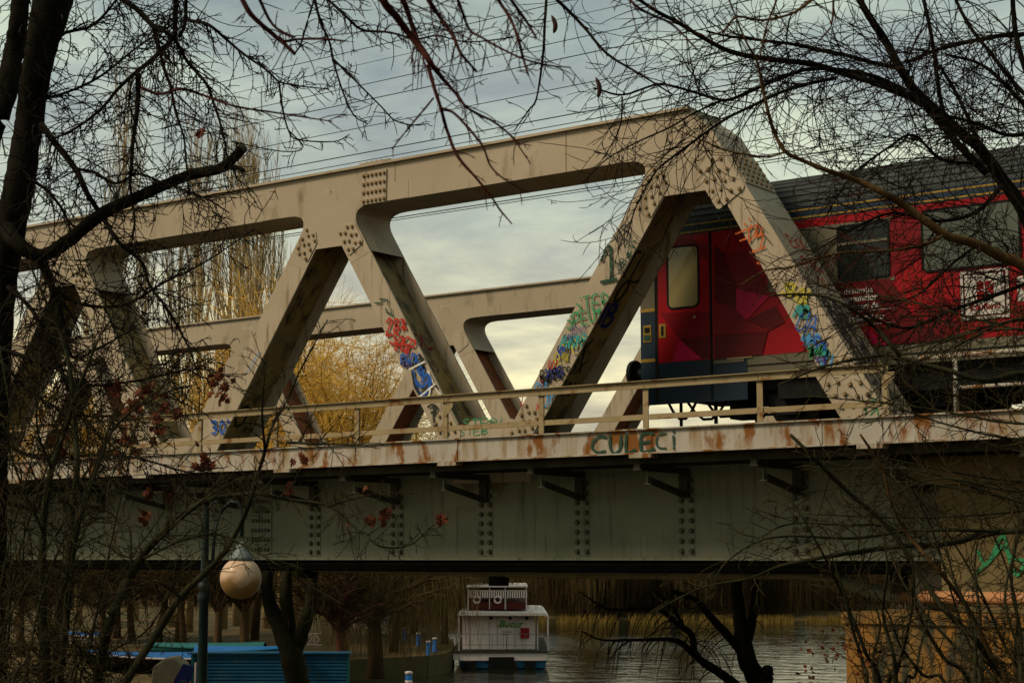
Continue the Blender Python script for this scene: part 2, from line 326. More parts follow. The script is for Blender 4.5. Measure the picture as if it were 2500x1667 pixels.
for r in radii:
    for k in range(NA):
        a = 6.28318*k/NA; x, y = r*math.cos(a), r*math.sin(a); g.v.append((x, y, ground(x, y)))
for i in range(len(radii)-1):
    for k in range(NA):
        k2 = (k+1) % NA; g.f.append((i*NA+k, i*NA+k2, (i+1)*NA+k2, (i+1)*NA+k))
tag(g.build('ground', M['grass'], smooth=True), kind='structure', label='rough grassy bank sloping down to the lake')
w = MB(); w.poly([(-700, -200, WATER), (700, -200, WATER), (700, 700, WATER), (-700, 700, WATER)])
tag(w.build('lake_water', M['water']), kind='structure', label='still dark lake water under the bridge')
QZ = -4.6
qp = [(1100, 1562), (1104, 1575), (1098, 1588), (1080, 1597), (1040, 1603), (950, 1607), (850, 1611), (780, 1622), (700, 1645), (600, 1680), (450, 1720)]
qpts = [onZ(x, y, QZ) for x, y in qp]
far = [(-150, 60), (-190, 130), (-112, 118), (-84, 104)]
poly = [(p.x, p.y) for p in qpts] + far
tag(MB().prismZ(poly[::-1], -6.8, QZ).build('quay_ground', M['grass']), kind='structure', label='grassy quay on the far side of the bridge')
k = MB()
for a, b in zip(qpts[:-1], qpts[1:]):
    d = (b-a).normalized(); nrm = Vector((d.y, -d.x, 0))*0.12
    if nrm.dot(a) > 0: nrm = -nrm
    k.quadbox([a+nrm+Vector((0, 0, -2.2)), b+nrm+Vector((0, 0, -2.2)), b-nrm+Vector((0, 0, -2.2)), a-nrm+Vector((0, 0, -2.2)), a+nrm+Vector((0, 0, .06)), b+nrm+Vector((0, 0, .06)), b-nrm+Vector((0, 0, .06)), a-nrm+Vector((0, 0, .06))])
tag(k.build('quay_wall', M['quaywall']), 'low curved concrete quay wall along the water behind the boat shed', 'wall')

# ------------------------------------------------------------------ the bridge
YN, WB, BD = 22.0, 12.3, 0.92
ZB, ZT = 1.1, 6.45
TX = [-13.0 - 7.25*k for k in range(6)]
BX = [-9.95] + [-16.7 - 7.25*k for k in range(6)]
bridge = empty('railway_bridge', (-25, YN, 0), 'cream painted steel truss railway bridge covered with graffiti', 'bridge')
def band(p, q, w):                  # in-plane parallelogram around the line p-q (x, z)
    d = Vector((q[0]-p[0], q[1]-p[1])).normalized(); n = Vector((-d.y, d.x))*(w/2)
    return [(p[0]+n.x, p[1]+n.y), (q[0]+n.x, q[1]+n.y), (q[0]-n.x, q[1]-n.y), (p[0]-n.x, p[1]-n.y)]
def hsection(p, q, w, y0, depth, t=0.035):
    m = MB(); m.prismY(band(p, q, w), y0, y0+t); m.prismY(band(p, q, w), y0+depth-t, y0+depth)
    return m
def hweb(p, q, y0, depth, t=0.035):
    return MB().prismY(band(p, q, 0.05), y0+t, y0+depth-t)
def boxsec(p, q, w, y0, depth):
    return MB().prismY(band(p, q, w), y0, y0+depth)
def lerp2(p, q, t): return (p[0]+(q[0]-p[0])*t, p[1]+(q[1]-p[1])*t)
near_parts = []
# top chord: one long box with a projecting top flange; node plates with filleted throats
c = MB(); c.box(TX[-1]-0.4, TX[0]+0.12, YN+0.001, YN+BD-0.001, 6.13, 6.79)
near_parts.append(c.build('top_chord', M['chord'], bridge))
c = MB(); c.box(TX[-1]-0.4, TX[0]+0.10, YN-0.07, YN+BD+0.07, 6.792, 6.835)
near_parts.append(c.build('chord_flange', M['chord'], bridge))
def fillet(a, b, c, n=7):           # round the corner b between a and c
    out = []
    for i in range(n+1):
        t = i/n; out.append(((1-t)**2*a[0]+2*t*(1-t)*b[0]+t*t*c[0], (1-t)**2*a[1]+2*t*(1-t)*b[1]+t*t*c[1]))
    return out
DW = 0.48
def edge_x(line, side, z):          # x of the left/right edge of a diagonal at height z
    (x0, z0), (x1, z1) = line; k = (x1-x0)/(z1-z0); half = DW/2*math.sqrt(1+k*k)
    return x0+(z-z0)*k+side*half
def node_poly(xc, lineL, lineR):
    pts = [(xc-1.75, 6.14)]
    zc = 6.13
    xL = edge_x(lineL, -1, zc); z1 = 5.72
    pts += fillet((xL-0.55, zc), (xL, zc), (edge_x(lineL, -1, z1), z1))
    pts += [(edge_x(lineL, -1, 5.28), 5.28)]
    pts += [(edge_x(lineL, 1, 5.12), 5.12), (edge_x(lineL, 1, 5.46), 5.46)]
    pts += [(edge_x(lineR, -1, 5.46), 5.46), (edge_x(lineR, -1, 5.12), 5.12)]
    pts += [(edge_x(lineR, 1, 5.28), 5.28)]
    xR = edge_x(lineR, 1, zc)
    pts += fillet((edge_x(lineR, 1, z1), z1), (xR, zc), (xR+0.55, zc))
    pts += [(xc+1.75, 6.14), (xc+1.75, 6.45), (xc-1.75, 6.45)]
    return pts
diag = []
for i, tx in enumerate(TX):
    lineL = ((tx, ZT), (BX[i+1], ZB)); lineR = ((tx-0.11, ZT), (BX[i]-0.29, ZB)) if i else ((-12.89, ZT), (-9.62, ZB))
    diag.append((lineL, lineR))
    if i == 0:                       # closed box end post
        pts = [(tx-1.75, 6.14)]
        xL = edge_x(lineL, -1, 6.13)
        pts += fillet((xL-0.55, 6.13), (xL, 6.13), (edge_x(lineL, -1, 5.72), 5.72))
        pts += [(edge_x(lineL, -1, 5.28), 5.28), (edge_x(lineL, 1, 5.12), 5.12), (edge_x(lineL, 1, 5.50), 5.50), (edge_x(lineR, -1, 5.50), 5.50), (edge_x(lineR, -1, 5.2), 5.2), (edge_x(lineR, 1, 5.5), 5.5), (edge_x(lineR, 1, 6.5), 6.5), (tx+0.08, 6.785), (tx-1.75, 6.785)]
        near_parts.append(MB().prismY(pts, YN-0.004, YN+0.03).build('node_plate', M['chord'], bridge))
        near_parts.append(MB().prismY(pts, YN+BD-0.03, YN+BD+0.004).build('node_plate', M['chord'], bridge))
        kx = (lineR[1][0]-lineR[0][0])/(lineR[1][1]-lineR[0][1])
        hw = DW*0.62*math.sqrt(1+kx*kx)
        zz0, zz1 = 0.5, 6.79
        xa = lambda z: lineR[0][0]+(z-ZT)*kx
        pl = [(xa(zz1)-0.05, zz1), (xa(zz0)-hw*1.02, zz0), (xa(zz0)+hw, zz0), (xa(6.5)+hw, 6.5), (xa(zz1)+0.14, zz1)]
        near_parts.append(MB().prismY(pl, YN, YN+BD+0.1).build('end_post', M['cream'], bridge))
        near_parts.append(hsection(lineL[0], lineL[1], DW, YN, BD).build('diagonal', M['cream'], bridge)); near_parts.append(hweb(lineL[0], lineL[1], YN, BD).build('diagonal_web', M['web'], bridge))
        continue
    pl = node_poly(tx, lineL, lineR)
    near_parts.append(MB().prismY(pl, YN-0.004, YN+0.03).build('node_plate', M['chord'], bridge))
    near_parts.append(MB().prismY(pl, YN+BD-0.03, YN+BD+0.004).build('node_plate', M['chord'], bridge))
    # soffit plate wrapping the throats
    for sgn, ln in ((-1, lineL), (1, lineR)):
        k = MB()
        xx = edge_x(ln, sgn, 6.13)
        cv = fillet((xx+sgn*0.55, 6.13), (xx, 6.13), (edge_x(ln, sgn, 5.72), 5.72)) + [(edge_x(ln, sgn, 5.3), 5.3)]
        for (x0, z0), (x1, z1) in zip(cv[:-1], cv[1:]):
            k.poly([(x0, YN+0.02, z0+0.006), (x1, YN+0.02, z1+0.006), (x1, YN+BD-0.02, z1+0.006), (x0, YN+BD-0.02, z0+0.006)])
        near_parts.append(k.build('throat_plate', M['chord'], bridge))
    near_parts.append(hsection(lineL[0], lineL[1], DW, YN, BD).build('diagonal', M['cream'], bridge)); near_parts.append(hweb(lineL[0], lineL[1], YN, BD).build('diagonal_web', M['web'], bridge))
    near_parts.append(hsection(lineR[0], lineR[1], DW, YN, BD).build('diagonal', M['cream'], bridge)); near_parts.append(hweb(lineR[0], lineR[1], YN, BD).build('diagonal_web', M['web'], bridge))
# bottom plate girder with flanges, stiffener lines and node plates
g = MB(); g.box(-58, -8.95, YN+0.0, YN+0.04, 0.0, 1.94); g.box(-58, -8.95, YN+BD-0.04, YN+BD, 0.0, 1.94); g.box(-58, -8.95, YN+0.041, YN+BD-0.041, 1.90, 1.935)
girder = g.build('bottom_girder', M['girder'], bridge); near_parts.append(girder)
near_parts.append(MB().box(-58, -8.95, YN-0.09, YN+BD+0.09, -0.045, -0.002).build('girder_flange', M['girder'], bridge))
for i, bx in enumerate(BX[1:5]):
    near_parts.append(MB().prismY([(bx-0.78, 1.2), (bx+0.78, 1.2), (bx+0.78, 1.9), (bx+0.42, 2.22), (bx-0.42, 2.22), (bx-0.78, 1.9)], YN-0.006, YN+0.035).build('node_plate', M['cream'], bridge))
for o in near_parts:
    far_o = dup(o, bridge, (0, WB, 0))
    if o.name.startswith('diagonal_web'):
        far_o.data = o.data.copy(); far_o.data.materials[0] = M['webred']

# bolts: one hexagon head on a washer, shared mesh
bm = MB()
for rr, y0, y1, n in ((0.036, 0.0, -0.008, 8), (0.027, -0.008, -0.034, 6)):
    b0 = len(bm.v)
    for yy in (y0, y1):
        bm.v += [(rr*math.cos(6.28318*q/n), yy, rr*math.sin(6.28318*q/n)) for q in range(n)]
    for q in range(n):
        q2 = (q+1) % n; bm.f.append((b0+q, b0+q2, b0+n+q2, b0+n+q))
    bm.f.append(tuple(b0+n+q for q in range(n)))
bolt_me = {}
for key, mm in (('c', M['bolt']), ('g', M['gbolt'])):
    me = bpy.data.meshes.new('bolt'); me.from_pydata(bm.v, [], bm.f); me.materials.append(mm); bolt_me[key] = me
def bolt(parent, p, key='c', rot=None, sc=1.0):
    o = bpy.data.objects.new('bolt', bolt_me[key]); COL.objects.link(o); o.location = p; o.parent = parent; o.scale = (sc, sc, sc)
    if rot: o.rotation_euler = rot
    return o
def bolt_field(parent, cells, y, far=True):
    for x, z in cells: bolt(parent, (x, y, z), sc=random.uniform(0.92, 1.05))
def oriented_plate(line, t0, t1, w, nu, nv, skip=0.0, far=False, name='splice_plate', side=0.0, joined=False):
    p, q = lerp2(*line, t0), lerp2(*line, t1)
    d = Vector((q[0]-p[0], q[1]-p[1])); ln = d.length; d.normalize(); n = Vector((-d.y, d.x))
    ch = 0.14
    loc = [(0, -w/2+ch), (ch, -w/2), (ln-ch*0.3, -w/2), (ln, -w/2+ch*0.3), (ln, w/2-ch*0.3), (ln-ch*0.3, w/2), (ch, w/2), (0, w/2-ch)]
    pl = [(p[0]+d.x*u+n.x*v, p[1]+d.y*u+n.y*v) for u, v in loc]
    o = MB().prismY(pl, YN-0.020, YN-0.0045).build(name, M['cream'], bridge, bevel=0.004)
    dup(o, bridge, (0, WB, 0))
    cells = []
    for a in range(nu):
        for b_ in range(nv):
            u = ln*(a+0.5 + (0.25 if b_ % 2 else -0.1))/nu; v = w*((b_+0.5)/nv-0.5)*0.9
            cells.append((p[0]+d.x*u+n.x*v, p[1]+d.y*u+n.y*v))
    if joined:
        j = MB()
        for x, z in cells:
            b0 = len(j.v); j.v += [(vx+x, vy+YN-0.0205, vz+z) for vx, vy, vz in bm.v]; j.f += [tuple(i+b0 for i in ff) for ff in bm.f]
        tag(j.build('bolts', M['bolt'], o), kind='stuff')
    else: bolt_field(o, cells, YN-0.0205)
    return o
oriented_plate(diag[0][0], 0.10, 0.215, 0.45, 4, 4)
oriented_plate(diag[0][1], 0.09, 0.215, 0.56, 4, 4)
oriented_plate(diag[1][0], 0.12, 0.205, 0.42, 3, 4)
oriented_plate(diag[1][1], 0.12, 0.205, 0.42, 3, 4)
oriented_plate(diag[2][0], 0.12, 0.205, 0.42, 3, 4, joined=True)
oriented_plate(diag[2][1], 0.12, 0.205, 0.42, 3, 4, joined=True)
oriented_plate(((BX[1], ZB), (TX[0], ZT)), 0.13, 0.235, 0.44, 4, 4)
oriented_plate((diag[1][1][1], diag[1][1][0]), 0.13, 0.235, 0.44, 4, 3)
oriented_plate((diag[0][1][1], diag[0][1][0]), 0.12, 0.31, 0.62, 6, 4)
# square splice plate on the top chord, with cover strip above
sx0, sx1 = -19.55, -18.98
sp = MB().box(sx0, sx1, YN-0.026, YN-0.0055, 6.12, 6.70).build('splice_plate', M['cream'], bridge, bevel=0.006)
for a in range(6):
    for b_ in range(4): bolt(sp, (sx0+0.05+a*0.094, YN-0.0265, 6.18+b_*0.152))
cv = MB().box(sx0-0.02, sx1+0.1, YN-0.07, YN+BD+0.07, 6.836, 6.862).build('cover_plate', M['chord'], bridge)
for a in range(4): bolt(cv, (sx0+0.08+a*0.11, YN+0.03, 6.862), rot=(R(-90), 0, 0))
dup(sp, bridge, (0, WB, 0)); dup(cv, bridge, (0, WB, 0))
# splice on the sloping outer face of the end post
(ex0, ez0), (ex1, ez1) = diag[0][1]
kx = (ex1-ex0)/(ez1-ez0); sl = math.atan2(-(ez1-ez0), ex1-ex0)
fd = Vector((ex1-ex0, 0, ez1-ez0)).normalized(); fn = Vector((-fd.z, 0, fd.x))
hw = DW*0.62*math.sqrt(1+kx*kx)
base0 = Vector((ex0+hw+(6.06-ez0)*kx, 0, 6.06))
pe = MB(); L0, L1 = 0.0, 0.62; n1 = fn*0.004; n2 = fn*0.022
def ep(u, y, n_): v = base0 + fd*u + n_; return (v.x, y, v.z)
pe.quadbox([ep(L0, YN+0.03, n1), ep(L1, YN+0.03, n1), ep(L1, YN+BD+0.06, n1), ep(L0, YN+BD+0.06, n1), ep(L0, YN+0.03, n2), ep(L1, YN+0.03, n2), ep(L1, YN+BD+0.06, n2), ep(L0, YN+BD+0.06, n2)])
po = pe.build('splice_plate', M['cream'], bridge)
for a in range(5):
    for b_ in range(6):
        bolt(po, ep(0.07+a*0.12, YN+0.10+b_*0.155, n2), rot=(R(90)*0, R(90)-(math.atan2(fn.z, fn.x)) if False else 0, 0))
for ch in po.children:
    ch.rotation_euler = Vector((0, -1, 0)).rotation_difference(fn).to_euler()
# girder stiffeners with paired bolt lines
LX = [-11.16-1.88*k for k in range(7)]
for i, lx in enumerate(LX):
    st = MB().box(lx-0.13, lx+0.13, YN-0.012, YN-0.0005, 0.03, 1.25).build('stiffener_strip', M['girder'], girder)
    if i < 6:
        for s_ in (-0.085, 0.085):
            for r_ in range(8): bolt(st, (lx+s_, YN-0.0125, 0.09+r_*0.15), 'g', sc=1.25)
bs = MB().box(-22.15, -21.62, YN-0.014, YN-0.0005, 0.06, 1.25).build('splice_plate', M['girder'], girder)
for a in range(6):
    for b_ in range(6): bolt(bs, (-22.08+a*0.078, YN-0.0145, 0.14+b_*0.17), 'g', sc=1.05)
# cantilever brackets carrying the walkway
for i, lx in enumerate([-7.4]+[-9.28]+LX+[-24.3, -26.2, -28.1, -30.0]):
    k = MB(); k.box(lx-0.05, lx+0.05, 20.62, YN-0.101, 1.25, 1.325); k.box(lx-0.075, lx+0.075, 20.62, YN-0.101, 1.235, 1.249)
    b_o = k.build('walkway_bracket', M['darksteel'], bridge)
    MB().bar(Vector((lx, 20.93, 1.11)), Vector((lx, YN-0.11, 0.93)), 0.09, 0.075).build('strut', M['darksteel'], b_o)
    MB().box(lx-0.075, lx+0.075, YN-0.10, YN-0.013, 0.88, 1.33).build('bracket_foot', M['darksteel'], b_o)
    e = MB(); e.box(lx-0.010, lx+0.010, 20.89, 20.92, 1.06, 1.235); e.box(lx-0.055, lx+0.055, 20.89, 20.92, 1.045, 1.058)
    e.build('end_plate', M['girder'], b_o)
# walkway fascia in lengths, deck and stringers
fx = [-60, -40, -27.2, -23.5, -19.9, -16.2, -12.7, -10.06, -9.2, -5.2, 2, 12]
for a, b_ in zip(fx[:-1], fx[1:]):
    k = MB(); k.box(a+0.006, b_-0.006, 20.49, 20.51, 1.475, 1.79); k.box(a+0.006, b_-0.006, 20.44, 20.56, 1.792, 1.812); k.box(a+0.006, b_-0.006, 20.43, 20.56, 1.452, 1.473)
    k.box(b_-0.03, b_+0.0, 20.478, 20.488, 1.48, 1.785)
    k.build('walkway_fascia', M['fascia'], bridge)
MB().box(-60, 12, 20.565, YN-0.10, 1.46, 1.52).build('walkway_deck', M['darksteel'], bridge)
MB().box(-60, 12, 20.75, 20.87, 1.33, 1.455).build('walkway_stringer', M['darksteel'], bridge)
MB().box(-60, 12, 21.5, 21.62, 1.33, 1.455).build('walkway_stringer', M['darksteel'], bridge)
for i in range(9):
    x = -9.35-3.5*i
    MB().box(x-0.18, x+0.18, 20.40, 20.58, 1.395, 1.448).build('packing_block', M['fascia'], bridge)
# floor: cross beams, stringers, rails, sleepers
for i in range(24):
    x = -11.16-1.88*i
    k = MB(); k.box(x-0.02, x+0.02, YN+BD+0.01, YN+WB-0.01, 0.12, 0.95); k.box(x-0.15, x+0.15, YN+BD+0.01, YN+WB-0.01, 0.09, 0.118); k.build('cross_beam', M['darksteel'], bridge)
for y in (24.5, 26.0, 29.0, 30.5):
    MB().box(-58, -8.8, y-0.1, y+0.1, 1.0, 1.5).build('floor_stringer', M['darksteel'], bridge)
for i in range(14):
    x = -11.2-3.6*i
    MB().bar(Vector((x, YN+BD+0.2, 0.03)), Vector((x-3.6, YN+WB-0.2, 0.03)), 0.12, 0.10).build('wind_brace', M['darksteel'], bridge)
for y in (24.55, 25.99, 28.9, 30.34):
    MB().box(-60, 14, y-0.035, y+0.035, 1.84, 2.0).build('rail', M['darksteel'], bridge)
for i in range(75):
    x = 13-0.95*i
    MB().box(x-0.12, x+0.12, 24.0, 26.6, 1.62, 1.838).build('sleeper', M['darksteel'], bridge)
    
for y0, z0, z1 in ((22.35, -0.21, -0.075), (22.75, -0.24, -0.10), (23.9, -0.16, -0.05)):
    MB().box(-60, -9.3, y0, y0+0.28, z0, z1).build('cable_duct', M['black'], bridge)
for y0, z0 in ((22.3, -0.10), (22.7, -0.17), (23.2, -0.13)):
    MB().tube([Vector((-60, y0, z0-0.03)), Vector((-20, y0, z0-0.01)), Vector((-9.3, y0, z0))], [0.014]*3, 6).build('cable', M['darksteel'], bridge)
for x_ in (-18.80, -15.2, -23.4):
    MB().box(x_-0.010, x_+0.010, YN-0.0025, YN+0.0005, 6.135, 6.785).build('weld_seam', M['bolt'], bridge)
# railing along the walkway
rail = empty('walkway_railing', (-20, 20.5, 1.8), 'ochre painted steel railing with two rails along the bridge walkway', 'railing')
PX = [-9.13-1.82*k for k in range(18)]
for x in PX:
    k = MB(); k.box(x-0.045, x+0.045, 20.44, 20.452, 1.814, 2.46); k.box(x-0.006, x+0.006, 20.453, 20.52, 1.815, 2.46); k.build('post', M['rail'], rail)
for a, b_ in zip(PX[1:], PX[:-1]):
    k = MB(); k.box(a+0.004, b_-0.004, 20.405, 20.435, 2.375, 2.47); k.box(a+0.004, b_-0.004, 20.36, 20.435, 2.472, 2.484); k.build('top_rail', M['rail'], rail)
    k = MB(); k.box(a+0.05, b_-0.05, 20.456, 20.47, 1.945, 2.01); k.box(a+0.05, b_-0.05, 20.41, 20.455, 1.93, 1.943); k.build('middle_rail', M['rail'], rail)
for x in (-16.39, -9.13):
    MB().prismY([(x, 2.15), (x+0.14, 2.30), (x+0.14, 2.373), (x, 2.373)], 20.425, 20.4385).build('corner_plate', M['rail'], rail)
tr = empty('tube_railing', (-7.5, 20.5, 1.8), 'white tubular handrail beyond the end of the truss', 'railing')
for x in (-8.2, -6.7, -5.2, -3.7):
    MB().tube([Vector((x, 20.5, 1.80)), Vector((x, 20.5, 2.52))], [0.035]*2, 8).build('post', M['fascia'], tr, True)
MB().tube([Vector((-8.72, 20.5, 2.53)), Vector((-3.5, 20.5, 2.53))], [0.034]*2, 8).build('top_rail', M['fascia'], tr, True)
MB().tube([Vector((-8.15, 20.5, 2.12)), Vector((-3.5, 20.5, 2.12))], [0.024]*2, 8).build('middle_rail', M['fascia'], tr, True)

# abutment, pier, pipe
ab = empty('abutment', (-6, 24, -5), 'olive concrete abutment wall under the bridge end with green graffiti', 'abutment')
MB().prismZ([(-8.9, 21.55), (14, 21.55), (14, 36), (-8.9, 36)], -6.5, 1.30).build('wall', M['concrete2'], ab)
MB().prismZ([(-9.25, 21.40), (14, 21.40), (14, 21.54), (-9.25, 21.54)], 0.95, 1.32).build('cap_beam', M['concrete2'], ab)
pr = empty('concrete_pier', (-9.8, 21.5, -6), 'orange stained concrete pier block standing at the water', 'pier')
MB().prismZ([(-9.75, 20.4), (2, 20.4), (2, 21.52), (-9.0, 21.52), (-9.0, 25), (-9.75, 25)], -7, -0.84).build('block', M['concrete'], pr)
MB().prismZ([(-9.79, 20.36), (2, 20.36), (2, 21.53), (-8.95, 21.53), (-8.95, 25.05), (-9.79, 25.05)], -0.838, -0.70).build('coping', M['concrete'], pr)
MB().box(-9.55, -9.0, YN+0.1, YN+0.8, -0.69, -0.05).build('bearing', M['darksteel'], pr)
pipe = empty('service_pipe', (-18, 23.5, -0.2), 'long pale pipe slung under the girder with ribbed sleeve and orange end', 'pipe')
pp = [onY(x, y, 23.4) for x, y in ((-300, 1368), (300, 1376), (650, 1383), (1000, 1394), (1300, 1402), (1700, 1405), (1950, 1403), (2010, 1409), (2060, 1420))]
MB().tube(pp, [0.062]*len(pp), 10).build('pipe_run', M['pipe'], pipe, True)
pq = [onY(x, y, 23.4-0.0*i) for i, (x, y) in enumerate(((2040, 1416), (2070, 1424), (2120, 1440), (2160, 1451), (2205, 1456)))]
# ribbed sleeve
rb = MB(); seq = []; 
for a, b_ in zip(pq[:-1], pq[1:]):
    for t in range(12): seq.append(a.lerp(b_, t/12))
rb.tube(seq, [0.115 if i % 2 else 0.098 for i in range(len(seq))], 12); rb.build('ribbed_sleeve', M['hose'], pipe, True)
po_ = [onY(2203, 1456, 23.4), onY(2300, 1455, 23.0), onY(2420, 1460, 21.2), onY(2560, 1462, 20.9), onY(2700, 1464, 20.8)]
po_ = [onY(2203, 1456, 23.4), onY(2300, 1458, 21.2), onY(2420, 1460, 20.9), onY(2560, 1462, 20.8), onY(2800, 1464, 20.8)]
MB().tube(po_, [0.085]*len(po_), 12).build('orange_pipe_end', M['pipeorange'], pipe, True)
for x, y in ((748, 1395), (1218, 1412)):
    q = onY(x, y, 23.4); MB().box(q.x-0.14, q.x+0.14, q.y-0.1, q.y+0.1, q.z-0.12, q.z+0.03).build('pipe_clamp', M['black'], pipe)
q = onY(2195, 1420, 23.4); MB().box(q.x-0.1, q.x+0.1, q.y-0.1, q.y+0.1, q.z-0.25, 0.1).build('pipe_hanger', M['darksteel'], pipe)

# ------------------------------------------------------------------ graffiti
GLY = {'A': [[(0, 0), (.5, 1), (1, 0)], [(.2, .4), (.8, .4)]], 'B': [[(0, 0), (0, 1), (.7, .9), (.7, .6), (0, .5), (.9, .4), (.9, .1), (0, 0)]], 'C': [[(.95, .85), (.5, 1), (.05, .7), (.05, .25), (.5, 0), (1, .08)]],
 'D': [[(0, 0), (0, 1), (.8, .8), (.9, .3), (0, 0)]], 'E': [[(.9, 1), (0, 1), (0, 0), (.95, 0)], [(0, .5), (.7, .5)]], 'F': [[(.9, 1), (0, .95), (0, 0)], [(0, .5), (.7, .5)]], 'G': [[(.95, .9), (.4, 1), (.05, .5), (.4, 0), (.95, .2), (.9, .45), (.5, .45)]],
 'H': [[(0, 0), (0, 1)], [(.9, 0), (.9, 1)], [(0, .5), (.9, .5)]], 'I': [[(.5, 0), (.5, 1)]], 'K': [[(0, 0), (0, 1)], [(.9, 1), (0, .5), (.95, 0)]], 'L': [[(0, 1), (0, 0), (.9, .05)]], 'M': [[(0, 0), (.1, 1), (.5, .3), (.9, 1), (1, 0)]], 'N': [[(0, 0), (0, 1), (.9, 0), (.9, 1)]],
 'O': [[(.5, 1), (.05, .6), (.3, .05), (.8, .2), (.9, .7), (.5, 1)]], 'P': [[(0, 0), (0, 1), (.8, .9), (.8, .55), (0, .45)]], 'R': [[(0, 0), (0, 1), (.8, .9), (.75, .55), (0, .45), (.9, 0)]], 'S': [[(.95, .9), (.4, 1), (.1, .75), (.9, .4), (.6, 0), (.02, .1)]],
 'T': [[(0, 1), (1, 1)], [(.5, 1), (.5, 0)]], 'U': [[(0, 1), (.05, .2), (.5, 0), (.9, .2), (.95, 1)]], 'V': [[(0, 1), (.45, 0), (.95, 1)]], 'X': [[(0, 0), (1, 1)], [(0, 1), (1, 0)]], 'Y': [[(0, 1), (.5, .5), (1, 1)], [(.5, .5), (.4, 0)]], 'Z': [[(0, 1), (.95, 1), (0, 0), (1, 0)]],
 '1': [[(0, .58), (.55, 1), (.5, .03)], [(-.1, -.02), (.95, .02)]], '2': [[(.05, .8), (.5, 1), (.9, .7), (0, 0), (.95, .03)]], '3': [[(0, .9), (.6, 1), (.7, .6), (.3, .5), (.9, .3), (.5, 0), (0, .1)]], '8': [[(.5, .5), (.1, .75), (.5, 1), (.9, .75), (.1, .25), (.5, 0), (.9, .25), (.5, .5)]], '0': [[(.5, 1), (.05, .5), (.5, 0), (.95, .5), (.5, 1)]], '9': [[(.9, .6), (.4, .5), (.15, .8), (.6, 1), (.9, .7), (.7, 0)]], '5': [[(.9, 1), (.1, 1), (.1, .55), (.8, .5), (.8, .1), (0, 0)]],
 '*': [[(.1, .3), (.9, .9)], [(.1, .9), (.9, .3)], [(.5, 1), (.5, .2)]], '!': [[(.5, 1), (.5, .3)], [(.5, .1), (.5, 0)]], '.': [[(.4, 0), (.5, .1)]], '~': [[(0, .4), (.2, .9), (.4, .1), (.6, .9), (.8, .1), (1, .6)]], '@': [[(.5, .5), (.7, .3), (.9, .6), (.5, 1), (.05, .6), (.3, 0), (.9, .1)]], ' ': []}
def smooth_line(pts, n=6):
    if len(pts) < 3: return [(pts[0][0]+(pts[1][0]-pts[0][0])*k/8, pts[0][1]+(pts[1][1]-pts[0][1])*k/8) for k in range(9)]
    out = []; P = [pts[0]] + pts + [pts[-1]]
    for i in range(1, len(P)-2):
        a, b, c, d = P[i-1], P[i], P[i+1], P[i+2]
        for k in range(n):
            t = k/n
            out.append(tuple(0.5*((2*b[j]) + (-a[j]+c[j])*t + (2*a[j]-5*b[j]+4*c[j]-d[j])*t*t + (-a[j]+3*b[j]-3*c[j]+d[j])*t**3) for j in (0, 1)))
    out.append(pts[-1]); return out
gcount = [0]
def ribbon(mb, pts, w, Y):          # pts in picture pixels, laid on the steel plane Y
    P = []
    for x, y in smooth_line(pts):
        q = onY(x, y, Y); P.append((q.x, q.z))
    s = (onY(pts[0][0]+10, pts[0][1], Y)-onY(pts[0][0], pts[0][1], Y)).length/10*0.85
    h = w*s/2
    gcount[0] += 1
    yy = Y-0.0006*(gcount[0] % 6)
    if abs(Y-(YN-0.028)) < 1e-6:        # keep to the painted faces of the members
        runs = [[]]
        for q in P:
            if on_member(*q): runs[-1].append(q)
            elif runs[-1]: runs.append([])
        runs = [r_ for r_ in runs if len(r_) > 1]
    else: runs = [P]
    for P in runs: lay(mb, P, h, yy)
def on_member(x, z):
    for i, (l, r_) in enumerate(diag[:4]):
        for j, ((x0, z0), (x1, z1)) in enumerate((l, r_)):
            d = Vector((x1-x0, z1-z0)).normalized(); off = (x-x0)*(-d.y)+(z-z0)*d.x
            if abs(off) < (DW/2-0.003 if (i, j) != (0, 1) else 0.30): return True
    return False
def lay(mb, P, h, yy):
    b = len(mb.v); m = len(P)
    for i in range(m):
        d = Vector((P[min(i+1, m-1)][0]-P[max(i-1, 0)][0], P[min(i+1, m-1)][1]-P[max(i-1, 0)][1]))
        if d.length < 1e-9: d = Vector((1, 0))
        d.normalize(); n = Vector((-d.y, d.x))*h*random.uniform(0.8, 1.15)
        e = d*(h*0.6)*(1 if i == m-1 else -1 if i == 0 else 0)
        mb.v += [(P[i][0]+n.x+e.x, yy, P[i][1]+n.y+e.y), (P[i][0]-n.x+e.x, yy, P[i][1]-n.y+e.y)]
    for i in range(m-1): mb.f.append((b+2*i, b+2*i+1, b+2*i+3, b+2*i+2))
def scrawl(s, x, y, size, ang, w, col, Y=YN-0.028, sp=0.85, slant=0.15, jit=0.06, asp=0.5, label=None):
    mb = MB(); ca, sa = math.cos(R(ang)), math.sin(R(ang)); cx_ = 0
    for ch in s:
        for st in GLY.get(ch, []):
            pts = []
            for u, v in st:
                u = (u+slant*v+random.uniform(-jit, jit))*size*asp+cx_; v = (v+random.uniform(-jit, jit))*size
                pts.append((x+u*ca+v*sa, y+u*sa-v*ca))
            ribbon(mb, pts, w, Y)
        cx_ += size*asp*(1+0.35*sp)
    o = mb.build('graffiti', G[col], bridge)
    if label: o['label'] = label
def strokes(lines, w, col, Y=YN-0.028, label=None):
    mb = MB()
    for l in lines: ribbon(mb, l, w, Y)
    o = mb.build('graffiti', G[col], bridge)
    if label: o['label'] = label
YF = 20.4745
z5 = lambda l: [(800+x*0.38265, 500+y*0.38265) for x, y in l]
z6 = lambda l: [(1600+x*0.38265, 500+y*0.38265) for x, y in l]
